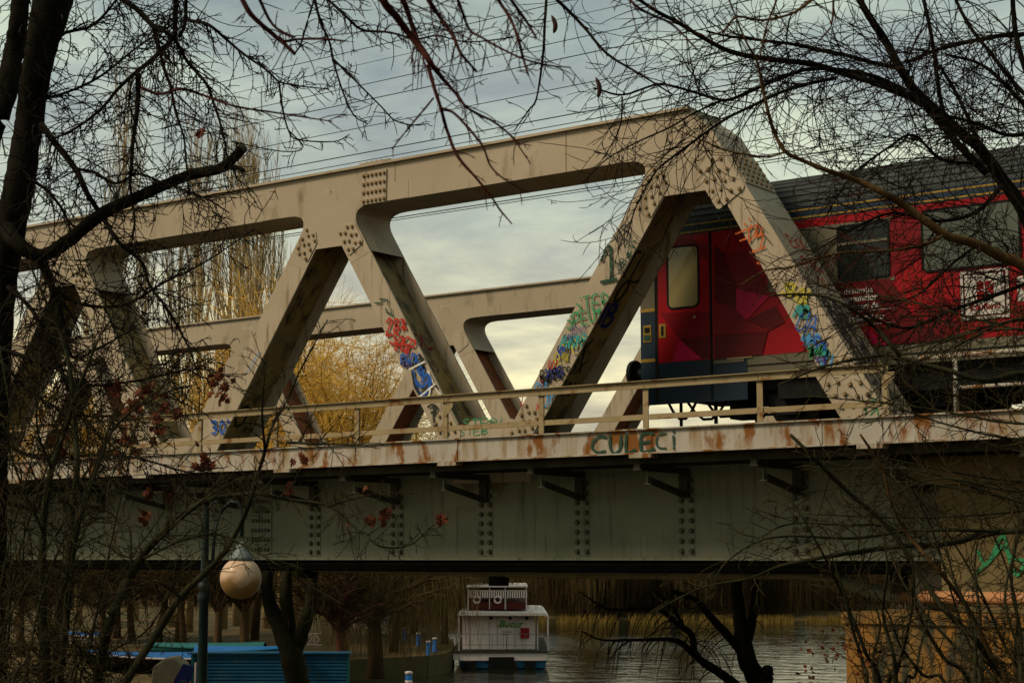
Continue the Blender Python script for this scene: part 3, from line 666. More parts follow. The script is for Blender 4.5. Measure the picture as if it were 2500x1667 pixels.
# CULECi on the fascia
strokes([[(1479, 1067), (1462, 1066), (1447, 1080), (1447, 1096), (1460, 1104), (1477, 1101)], [(1489, 1064), (1490, 1094), (1501, 1107), (1514, 1094), (1516, 1063)], [(1529, 1061), (1529, 1104), (1551, 1098)],
         [(1594, 1058), (1567, 1061), (1567, 1101), (1597, 1096)], [(1568, 1080), (1587, 1078)]], 7.5, 'g_dgreen', YF, 'dark green hand painted letters on the fascia')
strokes([[(1626, 1058), (1608, 1062), (1602, 1078), (1608, 1092), (1625, 1094)]], 5, 'g_dgreen', YF)
strokes([[(1644, 1064), (1645, 1096)], [(1644, 1052), (1645, 1056)]], 6, 'g_dgreen', YF)
# the diagonal below the train's nose
scrawl('1', 1471, 686, 84, -4, 8, 'g_dgreen', slant=0.0, jit=0.02, asp=0.5, label='big dark green number one')
scrawl('OS', 1502, 594, 36, -18, 4.5, 'g_grey'); scrawl('25', 1530, 622, 26, -15, 4, 'g_dgreen'); scrawl('95', 1534, 642, 22, -18, 3.5, 'g_dgreen'); scrawl('HBE', 1505, 655, 20, -10, 3, 'g_dgreen'); scrawl('B~', 1512, 668, 17, -10, 3, 'g_grey')
scrawl('STEB', 1402, 764, 36, -8, 4, 'g_green', label='pale green spray painted tag'); scrawl('SPEU*', 1384, 802, 30, -14, 4, 'g_green'); scrawl('TEKO', 1394, 816, 15, -8, 2, 'g_violet'); scrawl('CMS', 1377, 832, 16, -6, 2, 'g_violet')
scrawl('S@S', 1375, 868, 34, -10, 4, 'g_yellow'); scrawl('AX', 1368, 846, 28, 4, 5, 'g_teal'); scrawl('MAR', 1390, 850, 26, -12, 5, 'g_teal')
scrawl('8O', 1360, 872, 25, -5, 4.5, 'g_navy', jit=0.12); scrawl('O', 1364, 866, 20, 12, 4, 'g_blue')
scrawl('@~', 1355, 892, 30, -12, 4, 'g_yellow'); scrawl('8~@', 1402, 884, 26, -10, 1.6, 'g_violet', jit=0.15)
scrawl('BIBER', 1320, 932, 26, -8, 4, 'g_black', jit=0.12, label='black spray painted tag'); scrawl('XMS', 1336, 925, 22, -12, 5, 'g_navy', jit=0.2); scrawl('~~', 1320, 938, 20, -5, 4, 'g_black')
scrawl('U!', 1338, 898, 20, 10, 4, 'g_red'); scrawl('SI', 1320, 944, 16, -5, 3, 'g_dred')
scrawl('@B', 1308, 962, 27, -8, 4.5, 'g_sky', jit=0.12); scrawl('UM', 1322, 992, 36, -8, 5, 'g_sky', jit=0.1, label='light blue spray painted scrawl'); scrawl('X.', 1310, 1000, 14, 0, 3.5, 'g_red')
# the diagonal with red and blue tags
strokes([z5([(300, 625), (340, 625), (350, 600)]), z5([(330, 600), (382, 608), (380, 640)])], 3, 'g_dgreen')
strokes([z5([(370, 660), (380, 690), (405, 690), (405, 660)]), z5([(405, 690), (415, 715)])], 3, 'g_dgreen')
scrawl('28*', 943, 816, 38, -3, 5.5, 'g_red', asp=0.36, label='red spray painted tag'); scrawl('SOEP', 950, 838, 30, 24, 5, 'g_red', asp=0.4); scrawl('@', 962, 853, 18, 10, 4, 'g_red'); scrawl('@.', 988, 862, 22, 0, 4.5, 'g_red')
scrawl('BVX', 980, 890, 24, -6, 5, 'g_blue', jit=0.1, label='blue spray painted tag'); scrawl('~~', 985, 897, 16, -4, 4, 'g_violet'); scrawl('IX', 1000, 895, 30, 5, 6, 'g_black')
strokes([z5([(520, 1050), (590, 1015), (620, 1000)]), z5([(580, 1230), (640, 1180), (700, 1130)]), z5([(640, 1060), (690, 1170), (720, 1210)]), z5([(660, 1100), (650, 1200), (630, 1230)])], 4, 'g_white')
strokes([z5([(545, 1060), (560, 1160), (600, 1210), (640, 1180), (655, 1110), (625, 1085), (600, 1130)]), z5([(575, 1050), (600, 1090), (610, 1040), (590, 1035)]), z5([(560, 1120), (600, 1160), (640, 1120)])], 8, 'g_blue', label='blue and black spray painted figure')
strokes([z5([(540, 1070), (555, 1150), (585, 1205)]), z5([(580, 1040), (600, 1080)]), z5([(600, 1195), (640, 1160), (650, 1100)])], 6, 'g_black')
strokes([z5([(640, 1290), (665, 1275), (695, 1290), (685, 1320), (660, 1325)]), z5([(675, 1290), (680, 1410)]), z5([(670, 1150), (695, 1160)])], 5.5, 'g_black')
scrawl('~', 1055, 975, 16, 20, 3, 'g_yellow')
scrawl('STEB', 1128, 1046, 22, -2, 2.6, 'g_green', YN-0.010, asp=0.8); scrawl('OV', 1188, 1044, 20, -2, 2.2, 'g_green', YN-0.010, asp=0.8); scrawl('STEB', 1120, 1064, 16, -4, 2.2, 'g_green', YN-0.010, asp=0.9)
scrawl('30X', 516, 1058, 30, -4, 5, 'g_blue', label='blue tag low on a diagonal'); scrawl('II', 588, 905, 60, 25, 2, 'g_sky')
scrawl('I', 1268, 990, 20, 5, 3, 'g_red', YN-0.010); scrawl('X', 1112, 1052, 20, 15, 3, 'g_dred', YN-0.010)
# end post
strokes([z6([(515, 185), (590, 155), (655, 125)]), z6([(610, 130), (595, 180), (600, 240)]), z6([(600, 240), (640, 170), (655, 125), (640, 210)]), z6([(640, 210), (680, 170), (665, 140)]), z6([(570, 120), (575, 130)]), z6([(598, 92), (602, 98)]), z6([(660, 200), (690, 190), (670, 270)]), z6([(540, 230), (580, 215)]), z6([(620, 300), (700, 270)]), z6([(650, 370), (660, 376)])], 5, 'g_orange', label='rusty orange spray painted scrawl')
strokes([z6([(600, 300), (640, 340), (700, 380)]), z6([(690, 190), (740, 250)]), z6([(740, 540), (770, 500), (760, 550)])], 3, 'g_brown')
scrawl('SHX', 1905, 720, 36, 20, 10, 'g_yellow', jit=0.15); scrawl('AB', 1938, 770, 30, 10, 8, 'g_teal', jit=0.15, label='teal spray paint'); scrawl('UA', 1945, 800, 40, 16, 5, 'g_blue', jit=0.15, label='blue spray painted tag on the end post'); scrawl('~B', 1950, 838, 40, 25, 5, 'g_sky', jit=0.15); scrawl('S~', 1975, 850, 32, 20, 5, 'g_blue', jit=0.1)
scrawl('~~', 1970, 870, 30, 8, 8, 'g_green', jit=0.2); scrawl('VI', 2000, 892, 30, 10, 6, 'g_sky'); scrawl('~', 2010, 872, 24, 10, 7, 'g_teal', jit=.2); scrawl('~~', 1990, 888, 22, 0, 3, 'g_violet'); scrawl('I', 2008, 893, 22, 0, 6, 'g_navy')
strokes([z6([(1345, 1340), (1345, 1290), (1390, 1240), (1415, 1255), (1400, 1280), (1345, 1290)]), z6([(1370, 1340), (1410, 1300), (1420, 1340)])], 3.5, 'g_green', YN-0.03)
# scrawls on the outer sloping face of the end post
def face_ribbons(lines, w, col):
    mb = MB()
    for pts in lines:
        P = [base0 + fd*u + fn*0.003 + Vector((0, 0, 0)) for u, _ in smooth_line(pts)]; V = [v for _, v in smooth_line(pts)]
        for i in range(len(P)-1):
            a, b = Vector((P[i].x, YN+V[i], P[i].z)), Vector((P[i+1].x, YN+V[i+1], P[i+1].z))
            d = (b-a); 
            if d.length < 1e-6: continue
            s = d.normalized().cross(fn)*(w/2); mb.poly([a-s, b-s, b+s, a+s])
    mb.build('graffiti', G[col], bridge)
def face_text(txt, u0, v0, size, w, col):
    lines = []; c_ = 0
    for ch in txt:
        for st in GLY[ch]: lines.append([(u0+size*(1-y)+random.uniform(-.06, .06)*size, v0+c_+size*0.6*x+random.uniform(-.06, .06)*size) for x, y in st])
        c_ += size*0.8
    face_ribbons(lines, w, col)
for q in range(9): face_text(random.choice(['8O', '@S', 'O8', 'SX', 'B@', 'UO']), 2.75+0.2*q, random.uniform(.05, .25), random.uniform(.32, .5), random.choice((0.03, 0.05, 0.09)), random.choice(['g_grey', 'g_grey', 'g_black']))
face_text('EXX', 1.55, 0.35, 0.22, 0.03, 'g_red'); face_text('FAK', 1.95, 0.4, 0.24, 0.03, 'g_red'); face_text('CO', 2.3, 0.5, 0.2, 0.035, 'g_orange')
# tags on the dark inside of the diagonals (web face)
(lx0, lz0), (lx1, lz1) = diag[0][0]
dd = Vector((lx1-lx0, 0, lz1-lz0)).normalized(); dn = Vector((dd.z*-1, 0, dd.x)); dn = dn if dn.x > 0 else -dn
def web_ribbons(lines, w, col, line=diag[0][0]):
    (x0, z0), (x1, z1) = line; d0 = Vector((x1-x0, 0, z1-z0)).normalized(); n0 = Vector((-d0.z, 0, d0.x)); n0 = n0 if n0.x > 0 else -n0
    mb = MB()
    for pts in lines:
        sm = smooth_line(pts); P = [Vector((x0, YN+v, z0)) + d0*u + n0*0.028 for u, v in sm]
        for a, b in zip(P[:-1], P[1:]):
            d = b-a
            if d.length < 1e-6: continue
            s = d.normalized().cross(n0)*(w/2); mb.poly([a-s, b-s, b+s, a+s])
    mb.build('graffiti', G[col], bridge)
def web_text(txt, u0, v0, size, w, col, line=diag[0][0]):
    lines = []; c_ = 0
    for ch in txt:
        for st in GLY[ch]:
            lines.append([(u0+size*(1-y)+random.uniform(-.05, .05)*size, v0+c_+size*0.55*x+random.uniform(-.05, .05)*size) for x, y in st])
        c_ += size*0.75
    web_ribbons(lines, w, col, line)
web_text('TL', 2.0, 0.25, 0.5, 0.045, 'g_black'); web_text('RO', 2.5, 0.15, 0.42, 0.06, 'g_black'); web_text('MB', 2.95, 0.2, 0.40, 0.07, 'g_navy'); web_text('X', 3.6, 0.3, 0.4, 0.045, 'g_black'); web_text('ASX', 4.0, 0.12, 0.26, 0.035, 'g_black'); web_text('AN', 4.4, 0.3, 0.28, 0.04, 'g_black')
web_text('ROL', 3.1, 0.12, 0.30, 0.05, 'g_dred', diag[1][1]); web_text('MS', 3.7, 0.3, 0.22, 0.03, 'g_brown', diag[1][1]); web_text('OS@', 4.5, 0.15, 0.22, 0.025, 'g_grey', diag[1][1])
web_text('O', 4.4, 0.3, 0.5, 0.06, 'g_black', diag[1][0])
mb = MB()
for k_ in range(2):
    pts = [(2385+30*i+random.uniform(-8, 8), 1345+40*math.sin(i*2.2+k_)+20*k_) for i in range(5)]
    ribbon(mb, pts, 9, 21.53)
mb.build('graffiti', G['g_green'], ab)

# ------------------------------------------------------------------ the railway coach
YS, CYC = 23.6, 25.03
X0, X1 = -14.82, 11.2
coach = empty('railway_coach', (0, CYC, 2.0), 'red railway coach with dark ribbed roof and yellow stripes crossing the bridge', 'train')
def roofpt(a):                       # a: 0 at the near eave .. pi at the far eave
    c, s_ = math.cos(a), math.sin(a)
    return (CYC-1.43*math.copysign(abs(c)**0.75, c), 5.22+0.88*abs(s_)**0.9)
prof = [(YS, 2.84), (YS, 5.2)] + [(2*CYC-YS, 5.2), (2*CYC-YS, 2.84)]
MB().prismX(prof[::-1], X0, X1).build('body', M['greycoach'], coach)
rp = [roofpt(math.pi*i/28) for i in range(29)]
roof = MB().prismX(([(YS, 5.203)]+rp+[(2*CYC-YS, 5.203)])[::-1], X0+0.02, X1).build('roof', M['roof'], coach, True)
for i, a in enumerate((0.30, 0.44, 0.58, 0.72, 0.87, 1.03, 1.2, 1.4)):
    y, z = roofpt(a); nrm = Vector((0, y-CYC, (z-5.0)*1.2)).normalized()
    p = Vector((0, y, z)) + nrm*0.004
    MB().tube([Vector((X0+0.25, p.y, p.z)), Vector((X1, p.y, p.z))], [0.020]*2, 6).build('roof_rib', M['roof'], roof)
def panel(name, x0, x1, z0, z1, mm, lvl=1, parent=None, th=0.004):
    y = YS-0.002-0.0045*lvl
    return MB().box(x0, x1, y, y+th-0.0005, z0, z1).build(name, mm, parent or coach)
panel('eave_band', X0, X1, 5.203, 5.42, M['blue'], 1)
panel('yellow_stripe', X0, X1, 5.228, 5.256, M['yellow'], 2); panel('yellow_stripe', X0, X1, 5.350, 5.378, M['yellow'], 2)
panel('red_side', -13.46, X1, 3.14, 5.2, M['red'], 1)
panel('end_pillar', X0, -14.54, 2.46, 4.0, M['blue'], 1); panel('grey_pillar', X0, -14.54, 4.06, 5.2, M['greycoach'], 1)
panel('yellow_band', X0, -14.54, 4.0, 4.058, M['yellow'], 2); panel('yellow_band', X0, -14.54, 3.17, 3.225, M['yellow'], 2)
panel('blue_skirt', -14.54, -12.85, 2.46, 3.135, M['blue'], 1)
panel('step_board', -13.45, -12.9, 3.06, 3.11, M['greycoach'], 4, th=0.01); panel('step_board', -13.2, -12.75, 3.115, 3.135, M['rail'], 5, th=0.01)
door = panel('door', -14.48, -13.51, 3.14, 5.2, M['red'], 2)
panel('door_seal', -14.54, -14.481, 2.5, 5.2, M['black'], 3); panel('door_seal', -13.508, -13.465, 2.5, 5.2, M['black'], 3)
def rrect(x0, x1, z0, z1, r, n=5):
    out = []
    for cx_, cz, a0 in ((x1-r, z1-r, 0), (x0+r, z1-r, 90), (x0+r, z0+r, 180), (x1-r, z0+r, 270)):
        for i in range(n+1):
            a = R(a0+90*i/n); out.append((cx_+r*math.cos(a), cz+r*math.sin(a)))
    return out[::-1]
def window(x0, x1, z0, z1, r, glass, parent, lvl=3, bar=None):
    y = YS-0.002-0.0045*lvl
    f = MB(); o = rrect(x0-0.03, x1+0.03, z0-0.03, z1+0.03, r+0.03); i_ = rrect(x0, x1, z0, z1, r); n = len(o); b = len(f.v)
    f.v += [(x, y-0.012, z) for x, z in o]+[(x, y-0.012, z) for x, z in i_]+[(x, y+0.002, z) for x, z in o]+[(x, y+0.002, z) for x, z in i_]
    for q in range(n):
        q2 = (q+1) % n; f.f += [(q, q2, n+q2, n+q), (n+q, n+q2, 3*n+q2, 3*n+q), (q2, q, 2*n+q, 2*n+q2)]
    w = f.build('window', M['black'], parent)
    MB().prismY(i_, y-0.003, y+0.0015).build('pane', glass, w)
    if bar: MB().box(x0, x1, y-0.02, y-0.004, bar-0.02, bar+0.02).build('window_bar', M['greycoach'], w)
    return w
window(-14.27, -13.72, 4.03, 5.01, 0.08, M['glassblind'], door)
for x0, x1, z0, z1 in ((-14.46, -14.33, 3.55, 3.78),):
    panel('door_handle', x0, x1, z0, z1, M['yellow'], 4, door, 0.012); panel('handle_slot', x0+0.045, x1-0.045, z0+0.04, z1-0.04, M['black'], 6, door, 0.006)
hb = panel('signal_box', -14.76, -14.61, 3.5, 3.78, M['yellow'], 4, None, 0.012)
panel('signal_lamp', -14.74, -14.63, 3.53, 3.62, M['g'] if 'g' in M else G['g_dgreen'], 7, hb, 0.01); panel('signal_lamp', -14.73, -14.64, 3.66, 3.74, M['black'], 7, hb, 0.01)
panel('grab_plate', -12.40, -12.33, 3.62, 3.80, M['white'], 4, None, 0.01); panel('lock', -13.80, -13.77, 3.83, 3.86, M['white'], 5, door, 0.008)
# livery facets, laid out on the side sheet
z8 = lambda l: [(lambda q: (q.x, q.z))(onY(1550+x*0.38265, 450+y*0.38265, YS)) for x, y in l]
zz6 = lambda l: [(lambda q: (q.x, q.z))(onY(1600+x*0.38265, 500+y*0.38265, YS)) for x, y in l]
fcount = [0]
def facet(pts, mm, lvl, parent=None):
    fcount[0] += 1; y = YS-0.0165-0.0006*fcount[0]
    zmn, zmx = 3.145, 5.198
    pts = [(x, max(zmn, min(zmx, z))) for x, z in pts]
    MB().prismY(pts, y, y+0.0005).build('livery_facet', mm, parent or coach)
facet(z8([(285, 990), (430, 1112), (240, 1145)]), M['crimson'], 3, door)
facet(z8([(290, 986), (478, 968), (478, 1110), (432, 1114)]), M['red2'], 3, door)
facet(z8([(160, 820), (478, 815), (478, 965), (286, 984)]), M['red3'], 3, door)
facet(z8([(300, 296), (478, 395), (478, 480), (415, 470), (405, 400), (250, 400)]), M['red3'], 3, door)
facet(z8([(510, 390), (570, 440), (645, 640), (650, 795), (512, 745)]), M['red2'], 3)
facet(z8([(650, 668), (860, 715), (720, 862), (650, 842)]), M['crimson'], 3)
facet(z8([(572, 440), (700, 430), (880, 712), (650, 664), (647, 640)]), M['red3'], 3)
facet(z8([(722, 866), (900, 775), (960, 880), (870, 930)]), M['red2'], 3)
facet(z8([(512, 965), (850, 945), (815, 1090), (512, 1110)]), M['red2'], 3)
facet(z8([(512, 750), (650, 800), (720, 868), (865, 932), (850, 943), (512, 962)]), M['red3'], 3)
facet(zz6([(1120, 505), (1500, 470), (1560, 560), (1640, 700), (1860, 870), (1470, 900), (1340, 700)]), M['red2'], 3)
facet(zz6([(1340, 780), (1480, 895), (1400, 905)]), M['crimson'], 4)
facet(zz6([(1640, 700), (1860, 600), (1950, 760), (1860, 868)]), M['red3'], 3)
facet(zz6([(1500, 100), (1700, 60), (1700, 330), (1500, 470)]), M['red3'], 3)
# windows along the side
wg = panel('grey_window_field', -12.45, -10.33, 4.11, 5.07, M['greycoach'], 4)
window(-11.22, -10.42, 4.20, 5.0, 0.03, M['glassdark'], coach, 6, bar=4.74)
for i in range(10):
    x0 = -9.86+1.98*i
    window(x0, x0+1.44, 4.20, 5.08, 0.06, M['glassgrey'] if i % 3 == 0 else M['glassdark'], coach, 4)
yT = YS-0.030
text('tău e destinația', (-11.46, yT, 3.965), 0.125, M['white'], coach)
text('programelor', (-11.30, yT, 3.845), 0.135, M['white'], coach, bold=0.004)
text('pentru tineri de', (-11.42, yT, 3.72), 0.13, M['white'], coach, bold=0.004)
text('kaufland.ro', (-11.16, yT, 3.54), 0.145, M['white'], coach, bold=0.004)
for z0 in (3.475, 3.685):
    panel('text_rule', -11.6, -10.30, z0, z0+0.006, M['white'], 5)
def logo(x, z, s):
    y = YS-0.03
    k = MB()
    for a, b_, c_, d_ in ((0, 1, 0, .055), (0, 1, .945, 1), (0, .055, .056, .944), (.945, 1, .056, .944)): k.box(x+a*s, x+b_*s, y, y+0.004, z+c_*s, z+d_*s)
    lg = k.build('logo_panel', M['white'], coach)
    MB().box(x+.09*s, x+.91*s, y, y+0.004, z+.09*s, z+.91*s).build('logo_field', M['white'], lg)
    r = MB()
    r.box(x+.34*s, x+.485*s, y-0.004, y-0.0005, z+.60*s, z+.76*s); r.box(x+.34*s, x+.485*s, y-0.004, y-0.0005, z+.41*s, z+.57*s)
    r.prismY([(x+.515*s, z+.60*s), (x+.515*s, z+.76*s), (x+.665*s, z+.76*s)][::1], y-0.004, y-0.0005); r.prismY([(x+.515*s, z+.57*s), (x+.665*s, z+.41*s), (x+.515*s, z+.41*s)], y-0.004, y-0.0005)
    r.prismY([(x+.545*s, z+.585*s), (x+.69*s, z+.73*s), (x+.69*s, z+.44*s)], y-0.004, y-0.0005)
    r.build('logo_mark', M['red'], lg)
    text('Kaufland', (x+.5*s, y-0.003, z+.19*s), .185*s, M['red'], lg, bold=0.003, align='CENTER')
logo(-9.31, 3.41, 0.72)
panel('white_lettering_block', -8.47, -8.05, 3.62, 3.98, M['white'], 4); panel('lettering_gap', -8.40, -8.05, 3.78, 3.83, M['red'], 6)
panel('ventilation_grille', -12.85, X1, 2.98, 3.0, M['black'], 2)
# underframe, bogies, buffers
MB().box(-12.4, X1, 23.75, 26.3, 2.45, 2.835).build('underframe', M['black'], coach)
MB().box(X0+0.05, -12.42, 23.9, 26.1, 2.62, 2.835).build('underframe', M['black'], coach)
for cxb in (-11.1, 7.5):
    bg = MB(); bg.box(cxb-1.75, cxb+1.75, 23.98, 24.12, 2.38, 2.56); bg.box(cxb-1.75, cxb+1.75, 25.94, 26.08, 2.38, 2.56); bg.box(cxb-0.4, cxb+0.4, 24.0, 26.05, 2.3, 2.6)
    for s_ in (-1.25, 1.25): bg.box(cxb+s_-0.2, cxb+s_+0.2, 23.96, 24.14, 2.22, 2.66)
    bo = bg.build('bogie', M['black'], coach)
    for s_ in (-1.25, 1.25):
        for yw in (24.3, 25.73):
            MB().tube([Vector((cxb+s_, yw-0.065, 2.46)), Vector((cxb+s_, yw+0.065, 2.46))], [0.46, 0.44], 24).build('wheel', M['darksteel'], bo)
for yb in (24.15, 25.9):
    MB().tube([Vector((X0, yb, 3.05)), Vector((X0-0.42, yb, 3.05)), Vector((X0-0.43, yb, 3.05)), Vector((X0-0.50, yb, 3.05))], [0.09, 0.09, 0.24, 0.24], 16).build('buffer', M['black'], coach)
hz = MB()
for i, (xa, xb, yy) in enumerate(((-14.7, -14.1, 24.2), (-14.5, -13.7, 24.5), (-14.0, -13.2, 24.2), (-13.6, -13.0, 24.8), (-13.1, -12.6, 24.3))):
    hz.tube([Vector((xa+(xb-xa)*t, yy, 2.6-0.35*math.sin(math.pi*t))) for t in (0, .2, .4, .6, .8, 1)], [0.025]*6, 6)
hz.box(-14.4, -14.36, 24.1, 24.14, 2.1, 2.62); hz.box(-13.75, -13.70, 24.1, 24.14, 2.15, 2.62); hz.box(-13.0, -12.94, 24.1, 24.14, 2.05, 2.62); hz.box(-14.75, -12.9, 24.08, 24.11, 2.28, 2.31); hz.box(-13.4, -13.1, 24.0, 24.4, 2.2, 2.62)
hz.build('brake_hoses', M['black'], coach)

# ------------------------------------------------------------------ overhead wires
def wire(px, Y, r, label, sag=0.0, grp='overhead railway wires'):
    q = onY(px[0], px[1], Y)
    pts = [Vector((x, Y, q.z + sag*((x-q.x)/30)**2)) for x in range(-120, 31, 6)]
    tag(MB().tube(pts, [r]*len(pts), 5, False).build('overhead_wire', M['wire'], None, True), label, 'wire', grp)
    return q.z
za = wire((800, 390), 25.3, 0.011, 'lowest overhead wire just above the near top chord')
zb = wire((800, 264), 25.3, 0.010, 'overhead wire from which the dropper above the near chord hangs')
wire((800, 226), 29.6, 0.010, 'third overhead wire up from the near top chord')
wire((800, 176), 29.6, 0.007, 'thin fourth overhead wire up from the near top chord')
wire((800, 140), 31.5, 0.011, 'highest of the overhead wires over the near top chord')
wire((1250, 476), 29.6, 0.010, 'upper of three wires seen between the near chord and the far truss')
wire((1250, 488), 29.6, 0.012, 'middle of three wires seen between the near chord and the far truss')
wire((1250, 494), 29.9, 0.009, 'lowest of three wires seen between the near chord and the far truss')
wire((2000, 318), 27.5, 0.009, 'overhead wire running above the roof of the coach')
wire((2000, 190), 33.0, 0.011, 'overhead wire high above the coach behind the branches')
wire((2000, 90), 33.6, 0.011, 'topmost overhead wire at the upper corner behind the branches')
dp = [Vector((onY(1075, 203, 25.3).x, 25.3, zb)), Vector((onY(1056, 337, 25.3).x, 25.3, za))]
dr = MB().tube(dp, [0.005]*2, 5)
for p, s_ in ((dp[0], -1), (dp[1], 1)):
    dr.tube([p+Vector((0.05*math.sin(t*0.9), 0, s_*(0.09-0.09*math.cos(t*0.9)))) for t in range(8)], [0.006]*8, 5)
tag(dr.build('wire_dropper', M['wire']), 'thin looped dropper hanging between two overhead wires', 'wire')

# ------------------------------------------------------------------ globe street lamp
LD = 18.7
gp = at(588, 1411, LD); pb = at(497, 1500, LD)
gz = ground(pb.x, pb.y)
lamp = empty('street_lamp', (pb.x, pb.y, gz), 'dark green lamp post with a hanging frosted white globe', 'street lamp')
MB().lathe([(0.12, 0), (0.12, 0.5), (0.08, 0.62), (0.06, 1.2), (0.052, -0.50-gz), (0.066, -0.48-gz), (0.074, -0.42-gz), (0.060, -0.38-gz), (0.072, -0.34-gz), (0.066, -0.29-gz), (0.05, -0.27-gz), (0.042, -0.10-gz), (0.038, 0.55-gz), (0.038, 0.60-gz)], (pb.x, pb.y, gz), 14).build('post', M['lampgreen'], lamp, True)
MB().lathe([(0.02, 0.0), (0.10, 0.0), (0.085, 0.035), (0.03, 0.06)], (pb.x+0.03, pb.y+0.02, 0.60), 12).build('post_cap', M['zinc'], lamp, True)
dirx = (Vector((gp.x, gp.y, 0))-Vector((pb.x, pb.y, 0))); dl = dirx.length; dirx.normalize()
arm = [Vector((pb.x, pb.y, 0))+dirx*u+Vector((0, 0, z)) for u, z in ((0.09, -0.06), (0.10, 0.25), (0.12, 0.36), (0.19, 0.52), (0.28, 0.61), (dl-0.05, 0.60), (dl, 0.50), (dl, 0.22))]
MB().tube(arm, [0.020]*len(arm), 8).build('arm', M['lampgreen'], lamp, True)
gr = 0.228
MB().lathe([(0.10, 0.19), (0.135, 0.20), (0.13, 0.23), (0.085, 0.28), (0.058, 0.315), (0.054, 0.36), (0.03, 0.365), (0.024, 0.40)], (gp.x, gp.y, gp.z), 18).build('cap', M['zinc'], lamp, True)
MB().lathe([(gr*math.sin(R(a))+0.001, -gr*math.cos(R(a))) for a in range(0, 181, 10)], tuple(gp), 28).build('globe', M['globe'], lamp, True)

# ------------------------------------------------------------------ trees
rnd = random.Random(11)
def rvec():
    while True:
        v = Vector((rnd.uniform(-1, 1), rnd.uniform(-1, 1), rnd.uniform(-1, 1)))
        if 0.05 < v.length < 1: return v.normalized()
DOWN = Vector((0, 0, -1))
class Sty:
    def __init__(s, seg=14, jit=0.18, curl=0.5, droop=0.0, pb=0.35, ang=(35, 70), ratio=(0.3, 0.6), spur=0.0, spl=8, rmin=0.9, lev=2, zig=0.0, pend=0.0, sides=3):
        s.__dict__.update(locals())
STH = Sty(seg=13, jit=0.10, curl=1.3, droop=0.55, pb=0.20, ang=(35, 75), ratio=(0.3, 0.65), spur=0.45, spl=7, lev=2, zig=0.10, rmin=1.15)          # thorny tree
SRD = Sty(seg=20, jit=0.10, curl=0.3, droop=0.2, pb=0.22, ang=(30, 60), ratio=(0.3, 0.6), spur=0.35, spl=5, lev=1, rmin=1.4)             # reddish near boughs
SFN = Sty(seg=18, jit=0.055, curl=1.7, droop=0.35, pb=0.17, ang=(20, 55), ratio=(0.35, 0.75), spur=0.14, spl=6, lev=2, rmin=0.95)          # fine whippy tree
STK = Sty(seg=15, jit=0.14, curl=0.9, droop=0.1, pb=0.34, ang=(30, 70), ratio=(0.35, 0.7), spur=0.15, spl=7, lev=2, rmin=1.05)            # thicket
def twig(T, p, d, L, r, u, sty, lvl):
    n = max(3, int(L/sty.seg)); st = L/n*u
    pts = [p.copy()]; rad = [r*u]; curl = rvec()*sty.curl
    d = d.copy(); sgn = 1
    side = d.cross(rvec()).normalized()
    for i in range(n):
        d = (d + curl*(1.0/n) + rvec()*sty.jit + DOWN*(sty.droop/n) + side*(sty.zig*sgn)).normalized(); sgn = -sgn
        p = p + d*st; t = (i+1)/n
        rr = max(sty.rmin, r*(1-0.75*t))
        pts.append(p); rad.append(rr*u)
        if lvl > 0 and rnd.random() < sty.pb and t < 0.97:
            ax = d.cross(rvec()).normalized(); a = R(rnd.uniform(*sty.ang))
            cd = d*math.cos(a) + ax*math.sin(a)
            cl = L*(1-t*0.6)*rnd.uniform(*sty.ratio)
            if cl > 12: twig(T, p, cd, cl, max(sty.rmin, rr*0.65), u, sty, lvl-1)
        elif sty.spur and rnd.random() < sty.spur:
            ax = d.cross(rvec()).normalized()
            q = p + (ax+d*0.3).normalized()*(sty.spl*u*rnd.uniform(0.5, 1.6))
            T.tube([p, q], [max(rr*0.7, 0.9)*u, 0.55*u], 3, False)
    rad[-1] = 0.6*rad[-1]
    T.tube(pts, rad, 4 if r > 2.2 else sty.sides, False)
def cr3(P, n):
    out = []; Q = [P[0]*2-P[1]] + P + [P[-1]*2-P[-2]]
    for i in range(1, len(Q)-2):
        a, b, c, d = Q[i-1:i+3]
        for k in range(n):
            t = k/n; out.append(0.5*((2*b)+(c-a)*t+(2*a-5*b+4*c-d)*t*t+(3*b-a-3*c+d)*t**3))
    out.append(P[-1]); return out
DM = 2.0
